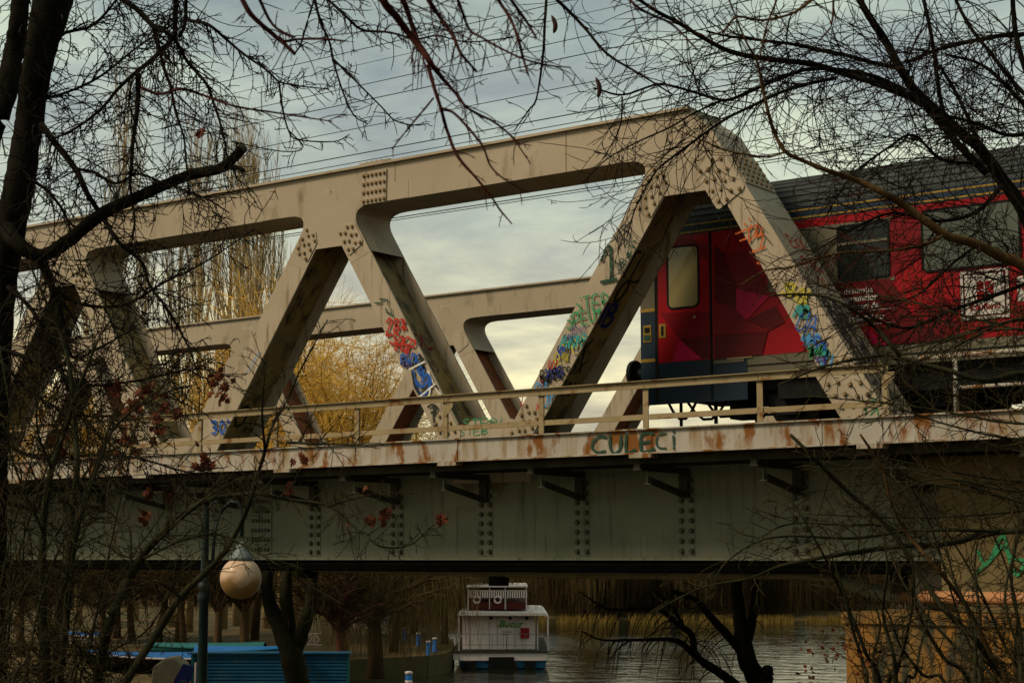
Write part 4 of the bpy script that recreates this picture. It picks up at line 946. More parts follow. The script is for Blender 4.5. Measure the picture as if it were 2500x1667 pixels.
class Tree:
    def __init__(s, name, label, sty, bark, tw, cat='tree', group='bare trees in front of the bridge'):
        s.root = None; s.name, s.label, s.cat, s.group = name, label, cat, group
        s.dm = DM; s.T = MB(); s.sty, s.bark, s.tw = sty, bark, tw; s.base = None; s.limbs = []
    def limb(s, pts, d0, d1=None, r0=5, r1=2, dens=1.0, tl=(80, 230), name='limb', n=5, ext=False, sides=7, rough=0.10, sty=None, bark=None, lvl=None, wob=1.0, rtw=1.9, up=0.0):
        d1 = d0 if d1 is None else d1; sty = sty or s.sty; m = len(pts)
        P = []; Rr = []
        for i, q in enumerate(pts):
            t = i/max(1, m-1); d = d0+(d1-d0)*t + (rnd.uniform(-0.12, 0.12)*wob if 0 < i < m-1 else 0)
            P.append(at(q[0], q[1], d)); rr = q[2] if len(q) > 2 else r0+(r1-r0)*t; Rr.append(rr*d/F)
        if ext == 'start' or ext == 'end':
            i = 0 if ext == 'start' else -1; e = P[i].copy(); gz_ = ground(e.x, e.y)-0.15
            e = Vector((e.x+rnd.uniform(-.1, .1), e.y, gz_))
            if ext == 'start': P.insert(0, e); Rr.insert(0, Rr[0]*1.25)
            else: P.append(e); Rr.append(Rr[-1]*1.25)
        C = cr3(P, n); RC = []
        for i in range(len(P)-1):
            for k in range(n): RC.append(Rr[i]+(Rr[i+1]-Rr[i])*k/n)
        RC.append(Rr[-1])
        k = MB(); k.tube(C, RC, sides, True, rough)
        s.limbs.append((name, k, bark or s.bark))
        if s.base is None or name == 'trunk': s.base = min((P[0], P[-1]), key=lambda v: v.z)
        # side twigs
        if dens > 0:
            acc = 0
            for i in range(1, len(C)):
                seg = C[i]-C[i-1]; L = seg.length; u = C[i].dot(FW)/F
                acc += L/u*dens*s.dm/22.0
                while acc > 1:
                    acc -= 1; t = i/len(C)
                    dd = seg.normalized(); ax = dd.cross(rvec()).normalized(); a = R(rnd.uniform(*sty.ang))
                    v = (dd*math.cos(a)*(1 if True else -1)+ax*math.sin(a) + Vector((0, 0, up))).normalized()
                    twig(s.T, C[i]+seg*rnd.uniform(-1, 0), v, rnd.uniform(*tl)*(1-0.4*t), min(rtw, max(sty.rmin, RC[i]/u*0.55)), u, sty, sty.lev if lvl is None else lvl)
        return C
    def finish(s):
        s.root = empty(s.name, s.base, s.label, s.cat, s.group)
        for nm, k, b in s.limbs: k.build(nm, b, s.root, True)
        if s.T.v: tag(s.T.build('crown', s.tw, s.root), kind='stuff')
        return s.root

# --- the leaning thorny tree with the sawn limb (left)
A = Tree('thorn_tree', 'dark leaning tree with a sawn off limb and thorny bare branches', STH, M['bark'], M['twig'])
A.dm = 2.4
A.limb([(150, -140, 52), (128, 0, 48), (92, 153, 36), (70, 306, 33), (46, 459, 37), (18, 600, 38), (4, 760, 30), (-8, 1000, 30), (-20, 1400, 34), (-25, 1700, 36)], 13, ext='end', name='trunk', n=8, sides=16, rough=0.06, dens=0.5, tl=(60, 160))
A.limb([(62, -60, 22), (46, 40, 22), (34, 130, 24), (8, 250, 26), (-30, 360, 28), (-60, 600, 30)], 12.2, name='limb', n=6, sides=12, dens=0.5)
A.limb([(18, 560, 20), (40, 592, 19), (96, 624, 17), (161, 592, 17), (245, 524, 16), (325, 486, 14.5), (402, 452, 13.5), (459, 429, 13), (536, 412, 13), (566, 390, 12.5), (593, 362, 12)], 12.8, 12.2, n=6, sides=12, rough=0.07, dens=0.35, tl=(50, 130))
A.limb([(562, 408, 6), (580, 410, 6), (594, 416, 5)], 12.2, 12.0, dens=0)
cut = at(593, 362, 12.2); cdir = (at(593, 362, 12.2)-at(566, 390, 12.3)).normalized()
k = MB(); k.tube([cut-cdir*0.004, cut+cdir*0.006], [0.035, 0.034], 14); A.limbs.append(('cut_end', k, M['cutwood']))
A.limb([(101, 306), (130, 344), (184, 413), (214, 475), (245, 520), (290, 592), (344, 638), (367, 699), (405, 749), (455, 837), (480, 900)], 13, 11.8, 9, 2, dens=1.0)
A.limb([(187, 413), (230, 421), (283, 448), (337, 425), (402, 448), (497, 482), (560, 520)], 12.7, 12.0, 4.5, 1.8, dens=1.0)
A.limb([(432, -30), (427, 50), (423, 92), (367, 149), (333, 176), (291, 214), (249, 264), (190, 310), (120, 345)], 12.4, 12.8, 7.5, 2.5, dens=1.1)
A.limb([(270, -20), (344, 31), (375, 65), (421, 90), (459, 153), (505, 207), (524, 260), (543, 318), (555, 383), (580, 440)], 12.2, 11.6, 6.5, 1.6, dens=1.0)
A.limb([(337, 180), (337, 230), (333, 287), (325, 344), (321, 402), (318, 459), (329, 536), (320, 600)], 12.6, 12.2, 7, 2, dens=0.9)
A.limb([(375, 65), (387, 111), (402, 172), (417, 214), (429, 275), (448, 333), (455, 402), (462, 480)], 12.2, 11.7, 5, 1.8, dens=0.9)
A.limb([(454, -20), (452, 57), (436, 92)], 12.3, 12.4, 5, 4, dens=0.6)
A.limb([(459, 50), (509, 61), (555, 99), (597, 134), (651, 172), (681, 199), (727, 210), (804, 218)], 12.2, 11.4, 4.5, 1.4, dens=0.9, tl=(50, 130))
A.limb([(681, 199), (689, 260), (704, 318), (727, 341), (815, 346), (853, 329)], 11.6, 11.2, 2.8, 1.2, dens=0.5, tl=(30, 70), lvl=1)
A.limb([(704, 318), (740, 360), (690, 370), (560, 345)], 11.4, 11.2, 2, 1.2, dens=0.6, tl=(30, 80), lvl=1)
A.limb([(765, -20), (781, 50), (804, 103), (819, 168), (842, 237), (865, 283), (896, 302)], 11.8, 11.2, 3.5, 1.5, dens=0.8, tl=(40, 110), lvl=1)
A.limb([(811, 142), (846, 176), (884, 214), (930, 260), (965, 295), (1014, 306), (1045, 302)], 11.4, 11.0, 2.6, 1.2, dens=0.5, tl=(30, 90), lvl=1)
A.limb([(780, -20), (842, 38), (884, 73), (953, 80), (1014, 96), (1068, 88), (1144, 103), (1255, 92)], 11.6, 10.8, 3.8, 1.5, dens=0.8, tl=(40, 120), lvl=1)
A.limb([(719, 132), (735, 107), (750, 54), (770, -10)], 11.6, 11.6, 2.2, 2.2, dens=0.8, tl=(30, 80), lvl=1)
A.limb([(96, 630), (118, 690), (190, 740), (300, 745), (400, 690), (500, 640), (620, 560)], 12.7, 11.4, 6, 1.5, dens=1.2)
A.limb([(110, 640), (150, 760), (175, 870), (240, 850), (330, 800)], 12.7, 11.8, 7, 2, dens=1.2)
A.limb([(0, 850), (60, 870), (140, 900), (190, 940), (330, 930), (480, 900), (560, 920)], 12.5, 11.5, 6, 1.6, dens=1.2)
A.limb([(20, 700), (80, 760), (120, 850), (190, 990), (260, 1090)], 12.9, 12.0, 6, 2, dens=1.2)
A.limb([(0, 880), (80, 960), (180, 1010), (300, 1010), (400, 960), (470, 940)], 12.4, 11.2, 5, 1.5, dens=1.2)
A.limb([(40, 420), (120, 470), (170, 560), (130, 650)], 13, 12.4, 5, 2, dens=1.1)
A.limb([(50, 250), (150, 230), (240, 190), (330, 120), (420, 60)], 13, 13.4, 4, 2, dens=1.2)
A.limb([(60, 180), (140, 90), (230, 60), (300, -20)], 13, 13.6, 5, 3, dens=1.0)
A.limb([(0, 1080), (100, 1120), (220, 1110), (330, 1117), (450, 1150), (560, 1170)], 11.8, 10.8, 4.5, 1.6, dens=1.2)
lf = MB()
def leaf_mesh(seed):
    q = random.Random(seed); o = [(0, -0.5), (0.18, -0.30), (0.42, -0.38), (0.36, -0.10), (0.55, 0.06), (0.30, 0.16), (0.34, 0.42), (0.12, 0.34), (0, 0.62), (-0.13, 0.33), (-0.36, 0.40), (-0.28, 0.14), (-0.52, 0.04), (-0.34, -0.12), (-0.40, -0.36), (-0.16, -0.30)]
    o = [(x*q.uniform(.8, 1.15), y*q.uniform(.85, 1.1)) for x, y in o]
    k = MB(); k.v = [(0, 0, 0.06)] + [(x, y, -0.25*(x*x+y*y)+q.uniform(-.1, .1)) for x, y in o]
    for i in range(len(o)): k.f.append((0, 1+i, 1+(i+1) % len(o)))
    me = bpy.data.meshes.new('leaf'); me.from_pydata(k.v, [], k.f); me.materials.append(M['deadleaf']); return me
leafs = [leaf_mesh(i) for i in range(5)]
aroot = A.finish()
def leaf(parent, px, py, d, size):
    o = bpy.data.objects.new('leaf', leafs[rnd.randrange(5)]); COL.objects.link(o); p = at(px, py, d)
    s_ = size*d/F; o.scale = (s_, s_, s_); o.rotation_euler = (R(90)+rnd.uniform(-.9, .9), rnd.uniform(-.9, .9), YAW+rnd.uniform(-.9, .9))
    o.location = p; o.parent = parent; o.matrix_parent_inverse = parent.matrix_world.inverted()
for cx_, cy_, n_, sp in ((367, 944, 4, 18), (402, 996, 3, 16), (336, 985, 7, 32), (430, 1010, 3, 16), (535, 938, 5, 30), (545, 975, 2, 12), (390, 1050, 4, 24), (275, 960, 4, 22), (500, 1130, 5, 40), (740, 1125, 4, 35), (360, 1203, 2, 10), (412, 1210, 2, 12), (350, 1262, 4, 16), (708, 1200, 3, 14), (902, 1272, 4, 20), (940, 1260, 4, 16), (890, 1195, 1, 4), (1075, 1268, 2, 14), (300, 1080, 4, 30), (150, 1080, 4, 40), (487, 330, 2, 8), (850, 1280, 1, 3)):
    for _ in range(int(n_*1.7)): leaf(aroot, cx_+rnd.gauss(0, sp*.5), cy_+rnd.gauss(0, sp*.5), 11.3, rnd.uniform(17, 30))

# --- reddish boughs hanging in from above, close to the camera
C_ = Tree('overhanging_tree', 'tree whose thick reddish boughs hang down over the middle of the top chord', SRD, M['redtwig'], M['redtwig'])
C_.limb([(-2600, 1500, 60), (-2300, 300, 55), (-1500, -900, 40), (-300, -900, 26), (500, -500, 16), (860, -120, 11)], 5.6, name='trunk', n=6, sides=10, dens=0, ext='start')
C_.limb([(860, -120, 11), (934, 0, 10), (968, 42, 9.5), (1003, 88, 9), (1030, 122, 9), (1053, 157, 7), (1083, 195, 5), (1114, 230, 4), (1137, 260, 3.6), (1167, 279, 3.3), (1206, 298, 2.8), (1248, 333, 2.3), (1286, 386, 1.6)], 5.6, 5.4, dens=0.45, tl=(60, 170))
C_.limb([(960, -60, 7), (984, 0, 7), (1007, 65, 6.5), (1026, 115, 6)], 5.7, 5.6, dens=0.7, tl=(80, 200))
C_.limb([(1045, 161, 5.5), (1060, 214, 4.8), (1076, 264, 4.6), (1091, 318, 4.3), (1118, 383, 4.2), (1160, 432, 3.2), (1198, 478, 2.8), (1221, 513, 2.6), (1250, 547, 1.6)], 5.5, 5.3, dens=0.25, tl=(30, 80), wob=0.3)
C_.limb([(1076, 264, 4), (1106, 275, 3.6), (1137, 306, 3.4), (1167, 341, 3.2), (1183, 367, 2.8), (1198, 406, 2.5), (1229, 436, 2.2), (1290, 471, 1.5)], 5.4, 5.2, dens=0.25, tl=(30, 80), wob=0.3)
C_.limb([(1020, -60, 6), (1045, 0, 5.5), (1076, 46, 5), (1106, 88, 4.5), (1125, 130, 4), (1164, 176, 3)], 5.2, 5.0, dens=0.6, tl=(60, 170))
C_.limb([(1058, 240, 2.5), (1026, 279, 2.4), (991, 321, 2.2), (957, 364, 1.5)], 5.5, 5.4, dens=0.15, tl=(20, 50))
C_.limb([(1190, -60, 5), (1217, 0, 4.5), (1248, 50, 4), (1267, 103, 3.8), (1278, 145, 3.4), (1290, 184, 2.6)], 5.0, 4.9, dens=0.5, tl=(50, 120))
C_.limb([(1220, -50, 5), (1248, 0, 4.4), (1286, 54, 3.6), (1309, 92, 3)], 5.1, 5.0, dens=0.5, tl=(50, 120))
C_.limb([(1090, -60, 4), (1118, 0, 3.6), (1144, 69, 3.2), (1175, 92, 3), (1267, 140, 2.6), (1340, 160, 2.2), (1393, 165, 1.6)], 5.3, 5.1, dens=0.5, tl=(60, 140))
C_.limb([(570, -40, 7), (612, 34, 6.5), (658, 77, 6), (689, 103, 5.5), (719, 132, 4.5)], 5.8, 5.7, dens=0.3, tl=(60, 160))
C_.limb([(689, 103, 3.5), (735, 96, 3.2), (796, 96, 3), (842, 101, 2.4)], 5.7, 5.6, dens=0.2)
C_.limb([(620, -30, 4), (666, 61, 3.5), (719, 92, 2.4)], 5.8, 5.7, dens=0.4, tl=(60, 160))
C_.limb([(344, 214, 4), (390, 230, 4), (440, 218, 3.8), (497, 233, 3.4), (574, 260, 3), (670, 275, 2.4), (811, 297, 1.5)], 6.2, 5.8, dens=0.4, tl=(60, 160))
C_.limb([(1500, -40, 4), (1560, 20, 3.4), (1640, 60, 3), (1700, 120, 2)], 5.6, 5.5, dens=0.5, tl=(60, 160))
croot = C_.finish()

# --- the whippy tree at the right
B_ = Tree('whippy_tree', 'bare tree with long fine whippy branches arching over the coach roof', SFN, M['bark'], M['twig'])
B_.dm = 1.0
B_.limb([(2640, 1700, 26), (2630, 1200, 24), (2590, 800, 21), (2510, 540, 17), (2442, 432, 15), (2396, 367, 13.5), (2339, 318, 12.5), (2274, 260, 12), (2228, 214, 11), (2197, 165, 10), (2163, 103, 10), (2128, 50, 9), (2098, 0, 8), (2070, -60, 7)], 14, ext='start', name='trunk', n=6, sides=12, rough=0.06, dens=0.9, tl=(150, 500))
B_.limb([(2410, 425, 9), (2350, 365, 9), (2300, 305, 9), (2262, 262, 8)], 13.7, 13.9, sides=10, dens=0.6, tl=(150, 500))
B_.limb([(2274, 264), (2212, 233), (2136, 203), (2059, 180), (1983, 157), (1914, 149), (1830, 138), (1772, 122), (1715, 92), (1657, 57), (1600, 27), (1540, -15)], 13.8, 12.6, 9.5, 4, dens=1.2, tl=(150, 500))
B_.limb([(2197, 168), (2128, 153), (2059, 134), (1983, 119), (1925, 107), (1849, 98), (1772, 88), (1726, 77)], 14, 13.2, 6, 2.5, dens=1.2, tl=(150, 500))
B_.limb([(2212, 222), (2136, 188), (2059, 172), (1983, 168), (1925, 184), (1868, 207), (1810, 233), (1765, 245), (1696, 226), (1638, 210), (1600, 207), (1519, 232), (1450, 215)], 13.7, 12.2, 6, 2.2, dens=1.1, tl=(150, 500))
B_.limb([(2040, 191), (1964, 207), (1906, 226), (1849, 253), (1772, 291), (1696, 344), (1638, 387), (1600, 421), (1555, 500), (1530, 580)], 13.2, 11.8, 5, 1.6, dens=1.1, tl=(150, 500))
B_.limb([(1765, 245), (1696, 276), (1638, 310), (1560, 345), (1480, 390), (1420, 450)], 12.8, 11.8, 2.8, 1.3, dens=1.1, tl=(60, 170))
B_.limb([(1519, 237), (1516, 300), (1495, 350), (1470, 390)], 12.3, 12.0, 2.4, 1.2, dens=1.2, tl=(40, 110), lvl=1)
B_.limb([(1335, -20), (1330, 60), (1325, 140), (1310, 240), (1290, 270), (1255, 320)], 12.0, 11.4, 4, 1.4, dens=0.8, tl=(50, 140))
B_.limb([(1350, -10), (1420, 60), (1480, 130), (1560, 180), (1640, 230)], 12.4, 12.0, 4.5, 2, dens=0.9, tl=(60, 180))
B_.limb([(2251, -20), (2270, 69), (2281, 134), (2289, 199), (2300, 260), (2320, 320)], 13.9, 13.8, 4.5, 6, dens=1.1, tl=(150, 500))
B_.limb([(2560, 70), (2500, 84), (2442, 88), (2365, 103), (2289, 122), (2212, 153)], 13.4, 14, 6.5, 5, dens=1.2, tl=(150, 500))
B_.limb([(2323, -20), (2365, 61), (2415, 126), (2473, 199), (2520, 250)], 13.5, 13.2, 4, 5.5, dens=1.1, tl=(150, 500))
B_.limb([(2293, 161), (2327, 214), (2358, 276), (2388, 344)], 13.9, 14, 4, 5, dens=1.0, tl=(150, 500))
B_.limb([(2540, 300), (2442, 195), (2384, 153), (2308, 134)], 13.2, 13.0, 6, 3, dens=1.2, tl=(150, 500))
B_.limb([(2470, -20), (2480, 80), (2500, 160), (2530, 240)], 13.0, 13.0, 6, 7, dens=1.2, tl=(150, 500))
B_.limb([(2400, 400), (2300, 390), (2230, 330), (2170, 360), (2080, 430), (2020, 520)], 13.6, 12.0, 5, 1.6, dens=1.2, tl=(150, 500))
B_.limb([(2450, 450), (2380, 520), (2280, 540), (2180, 520), (2080, 560), (1980, 620)], 13.4, 11.6, 6, 1.6, dens=1.3, tl=(150, 500))
B_.limb([(2540, 680), (2430, 720), (2320, 760), (2220, 800), (2140, 780), (2060, 720)], 13.2, 11.4, 6, 1.6, dens=1.3, tl=(150, 500))
B_.limb([(2560, 700), (2480, 640), (2400, 600), (2330, 640), (2240, 720), (2150, 740)], 12.8, 11.4, 6, 1.6, dens=1.3, tl=(150, 500))
B_.limb([(2540, 320), (2460, 330), (2380, 300), (2300, 280)], 13.0, 12.4, 6, 3, dens=1.2, tl=(150, 500))
broot = B_.finish()
for (px_, py_, L_, a_) in ((1350, 60, 44, 0), (1458, 214, 50, 10)):
    u = 12/F; P = [at(px_, py_, 12)+(RT*(10*math.sin(t*2.6)-4) - UP*(L_*(t-0.5)))*u for t in (0, .15, .3, .45, .6, .75, .9, 1)]
    MB().tube(P, [x*u for x in (1, 4.5, 5.5, 6, 6, 5.5, 4.5, 1)], 6).build('seed_pod', M['pod'], broot, True)

# --- ochre-brown bough at the right, a young tree nearer the camera
D_ = Tree('young_tree', 'young ochre barked tree with a bough curving across the red coach', SFN, M['brownbark'], M['redtwig'])
D_.limb([(2900, 1700, 26), (2850, 1100, 22), (2680, 760, 17), (2500, 649, 14), (2442, 626, 12.5), (2384, 596, 11.5), (2308, 573, 10.5), (2212, 505, 9), (2155, 471, 8), (2090, 440, 7), (2021, 417, 6), (1964, 394, 5.5), (1918, 371, 5), (1891, 325, 4.6), (1876, 276, 4.2), (1864, 226, 3.8), (1849, 153, 3.2), (1826, 111, 2.8), (1807, 69, 2.4), (1776, -10, 2)], 8, 7.4, name='trunk', ext='start', n=6, sides=10, dens=0.35, tl=(50, 150), wob=0.3)
D_.limb([(1918, 371, 3), (1876, 383, 2.8), (1830, 379, 2.6), (1772, 367, 2.2), (1715, 344, 1.9), (1638, 310, 1.4)], 7.5, 7.3, dens=0.5, tl=(30, 90), lvl=1, wob=0.3)
D_.limb([(2308, 573, 5), (2270, 592, 4.5), (2212, 607, 4), (2155, 613, 3.6), (2059, 617, 3.2), (1983, 634, 2.8), (1925, 653, 2.4), (1868, 661, 2), (1810, 695, 1.4)], 7.8, 7.4, dens=0.9, tl=(50, 150), wob=0.3)
D_.limb([(2020, -30, 4), (1983, 0, 3.6), (1933, 34, 3.4), (1860, 50, 3.2), (1799, 42, 3), (1765, 77, 2.4), (1726, 88, 1.6)], 7.2, 7.0, dens=0.6, tl=(40, 120), wob=0.3)
D_.limb([(1900, -10, 2.6), (1870, 70, 2.4), (1855, 140, 2.2)], 7.2, 7.2, dens=0.5, tl=(40, 100), lvl=1)
D_.limb([(2035, -20, 3), (2030, 60, 2.6), (1995, 105, 2)], 7.2, 7.2, dens=0.5, tl=(40, 100), lvl=1)
D_.finish()

# --- dark low branches and thicket at the lower right
E_ = Tree('low_tree', 'dark tangled tree spreading low branches over the pier', STK, M['greenbark'], M['olivetwig'])
E_.dm = 0.85
E_.limb([(2720, 1760, 26), (2700, 1500, 24), (2640, 1350, 17), (2560, 1300, 11), (2500, 1293, 8.5), (2404, 1304, 8), (2308, 1327, 7.5), (2212, 1331, 7), (2117, 1343, 6), (2021, 1358, 5), (1906, 1381, 4), (1830, 1411, 3.2), (1715, 1434, 2.4), (1600, 1490, 1.6)], 10.5, 9.5, name='trunk', ext='start', n=5, dens=0.9, tl=(70, 200))
E_.limb([(2440, 1297), (2327, 1293), (2212, 1297), (2097, 1312), (2021, 1312), (1925, 1308), (1845, 1323), (1772, 1373), (1740, 1420)], 10, 9.6, 5, 1.6, dens=1.0, tl=(60, 180))
E_.limb([(2190, 1293), (2136, 1281), (2059, 1281), (1964, 1276), (1906, 1285), (1849, 1316)], 10, 9.8, 3.5, 1.5, dens=1.0, tl=(60, 160))
E_.limb([(1929, 1060, 4.5), (1983, 1113, 5), (2059, 1190, 5.5), (2174, 1293, 6), (2251, 1411, 6.5), (2308, 1488, 7.5), (2384, 1565, 8), (2457, 1667, 9), (2500, 1760, 10)], 9.4, 9.8, dens=0.9, tl=(70, 200), ext='end')
E_.limb([(2100, 1060, 3), (2155, 1144, 4), (2174, 1220, 4), (2212, 1297, 4.5), (2290, 1390, 5), (2360, 1480, 6), (2420, 1600, 7), (2460, 1700, 8)], 9.2, 9.6, dens=0.9, tl=(70, 200), bark=M['brownbark'], ext='end')
E_.limb([(1879, 722, 2.4), (1944, 718, 3), (2013, 724, 3.6), (2078, 753, 4), (2136, 799, 4.4), (2174, 841, 4.8), (2197, 870, 5)], 9.6, 9.6, dens=0.9, tl=(60, 170))
E_.limb([(1900, 940, 2.4), (1990, 902, 3), (2059, 883, 3.6), (2143, 869, 4.4), (2212, 879, 5), (2308, 902, 6), (2404, 929, 7), (2500, 913, 8), (2600, 960, 10)], 9.6, 9.8, dens=1.0, tl=(60, 190))
for q in range(22):
    bx, by = rnd.uniform(2080, 2560), 1720
    tx_, ty_ = bx+rnd.uniform(-330, 130), rnd.uniform(1080, 1450)
    mx_, my_ = (bx+tx_)/2+rnd.uniform(-70, 70), (by+ty_)/2
    E_.limb([(bx, by), ((bx+mx_)/2+rnd.uniform(-15, 15), (by+my_)/2), (mx_, my_), ((mx_+tx_)/2+rnd.uniform(-20, 20), (my_+ty_)/2), (tx_, ty_)], rnd.uniform(8.6, 11.5), rnd.uniform(8.6, 11.5), rnd.uniform(3.5, 7), 1.5, dens=0.9, tl=(60, 180), ext='start', sides=5)
for q in range(12):
    y0 = rnd.uniform(760, 1250); x1 = rnd.uniform(1850, 2150); y1 = y0+rnd.uniform(-130, 160)
    E_.limb([(2600, y0), (2480, y0+rnd.uniform(-40, 40)), ((2480+x1)/2, (y0+y1)/2+rnd.uniform(-70, 30)), (x1, y1)], rnd.uniform(9, 11), rnd.uniform(9, 11), 4.5, 1.4, dens=1.1, tl=(60, 190), sides=5)
eroot = E_.finish()
for q in range(34): leaf(eroot, rnd.gauss(2040, 40), rnd.gauss(1590, 28), 9.6, rnd.uniform(7, 14))
for q in range(8): leaf(eroot, rnd.gauss(1965, 12), rnd.gauss(1650, 14), 9.6, rnd.uniform(10, 16))

# --- dark willow standing at the water
W_ = Tree('dark_willow', 'dark forked willow trunk leaning over the lake beside the pier', Sty(seg=16, jit=0.06, curl=0.3, droop=2.2, pb=0.12, ang=(25, 60), ratio=(.4, .7), lev=1, rmin=0.8), M['bark'], M['twig'])
W_.limb([(1880, 1760, 30), (1850, 1667, 26), (1822, 1600, 23), (1808, 1520, 17), (1800, 1440, 13), (1796, 1370, 11), (1790, 1330, 8)], 33, name='trunk', ext='start', n=6, sides=12, rough=0.1, dens=0)
W_.limb([(1825, 1560, 13), (1838, 1500, 12), (1845, 1440, 10), (1840, 1370, 8)], 33, dens=0.2, tl=(60, 140))
W_.limb([(1812, 1590, 14), (1780, 1555, 11), (1735, 1505, 9), (1700, 1465, 7), (1640, 1440, 5)], 33, 32.5, dens=0.7, tl=(60, 150))
W_.limb([(1862, 1690, 22), (1872, 1650, 18), (1874, 1628, 12)], 32.9, dens=0)
W_.limb([(1850, 1740, 16), (1791, 1667, 12), (1715, 1614, 10), (1677, 1580, 8), (1642, 1561, 6), (1558, 1561, 4), (1470, 1561, 2.4), (1420, 1540, 1.6)], 32.8, 31.5, dens=0.8, tl=(60, 190))
W_.limb([(1715, 1614, 8), (1695, 1590, 9), (1688, 1549, 8), (1650, 1519, 7), (1605, 1485, 5), (1540, 1484, 3.4), (1481, 1484, 2.6), (1412, 1442, 1.6)], 32.6, 31.5, dens=0.9, tl=(70, 210))
W_.limb([(1676, 1540, 5), (1640, 1480, 3), (1600, 1440, 2)], 32.5, 31.8, dens=0.8, tl=(60, 160))
W_.finish()

# --- saplings and thicket at the lower left
def sapling(label, pts, d0, d1, extra=(), bark='greenbark', dens=0.9, tl=(60, 190)):
    t = Tree('sapling', label, STK, M[bark], M['olivetwig'], group='saplings at the lower left')
    t.dm = 1.4
    t.limb(pts, d0, d1, name='trunk', ext='start', n=5, sides=9, dens=dens, tl=tl)
    for e in extra: t.limb(e, d1, d1-0.4, 4, 1.4, dens=1.0, tl=(60, 160))
    return t.finish()
sapling('slim upright sapling, leftmost of the row under the leaning tree', [(118, 1740, 11), (115, 1667, 11), (107, 1526, 10.5), (103, 1411, 10), (107, 1258, 9), (126, 1144, 8), (153, 1067, 7), (190, 960, 5), (240, 830, 3), (300, 740, 1.6)], 10, 10, ([(107, 1300), (60, 1200), (20, 1080), (30, 960)], [(126, 1144), (90, 1040), (100, 900)]))
sapling('slim sapling curving left at its top, second of the row', [(134, 1740, 11), (138, 1600, 10.5), (142, 1507, 10), (165, 1373, 9.5), (176, 1258, 9), (188, 1144, 8), (182, 1040, 7), (175, 930, 6), (150, 820, 5), (105, 720, 3.4), (70, 640, 2)], 10.4, 10.8, ([(176, 1200), (240, 1120), (320, 1080), (420, 1060)],))
sapling('slim sapling leaning right, third of the row', [(140, 1740, 10), (150, 1620, 9.5), (168, 1450, 8.5), (180, 1335, 7.5), (199, 1251, 6.5), (240, 1130, 5), (275, 1050, 4), (350, 980, 2.4), (420, 930, 1.5)], 9.6, 9.8, ([(190, 1290), (260, 1260), (316, 1290), (318, 1400)],))
sapling('stout sapling bending far right under the walkway', [(230, 1740, 14), (237, 1667, 13), (260, 1545, 12.5), (287, 1469, 12), (318, 1404, 11), (364, 1335, 10), (440, 1262, 8), (497, 1224, 6.5), (566, 1209, 5.5), (631, 1205, 5), (708, 1220, 4.2), (804, 1235, 3.6), (870, 1290, 3), (930, 1333, 2.6), (1000, 1330, 2), (1060, 1280, 1.5)], 9.8, 9.0, ([(352, 1362), (440, 1320), (528, 1304), (597, 1331), (670, 1373), (746, 1423), (834, 1473)], [(385, 1320), (470, 1240), (560, 1180), (640, 1150)], [(800, 1235), (870, 1215), (940, 1200)]), tl=(50, 160))
sapling('straight sapling slanting right across the lamp post', [(280, 1740, 11), (306, 1667, 10.5), (383, 1545, 9.5), (440, 1457, 8.5), (536, 1362, 7), (582, 1289, 6), (612, 1220, 5.4), (628, 1163, 5), (647, 1101, 4.4), (665, 1040, 3.8), (700, 980, 3), (735, 900, 2.2), (800, 780, 1.5)], 9.2, 8.8, ([(440, 1457), (380, 1420), (300, 1440)], [(647, 1101), (640, 1000), (650, 880)], [(700, 1080), (780, 1083), (860, 1085), (900, 1080)]), tl=(50, 170))
T5 = Tree('thicket_shrub', 'tangled dark shrub filling the lower left corner', STK, M['greenbark'], M['olivetwig'], 'shrub', 'saplings at the lower left'); T5.dm = 1.1
for q in range(20):
    bx = rnd.uniform(-90, 240); ty_ = rnd.uniform(820, 1380); tx_ = bx+rnd.uniform(-140, 330)*(1 if bx < 200 else 0.8)
    T5.limb([(bx, 1720), (bx+(tx_-bx)*0.15+rnd.uniform(-20, 20), 1600), (bx+(tx_-bx)*0.45+rnd.uniform(-40, 40), (1720+ty_)/2), (tx_, ty_)], rnd.uniform(8.5, 11.5), rnd.uniform(8.5, 11.5), rnd.uniform(2.5, 5.5), 1.4, dens=0.9, tl=(60, 190), ext='start', sides=5)
T5.finish()

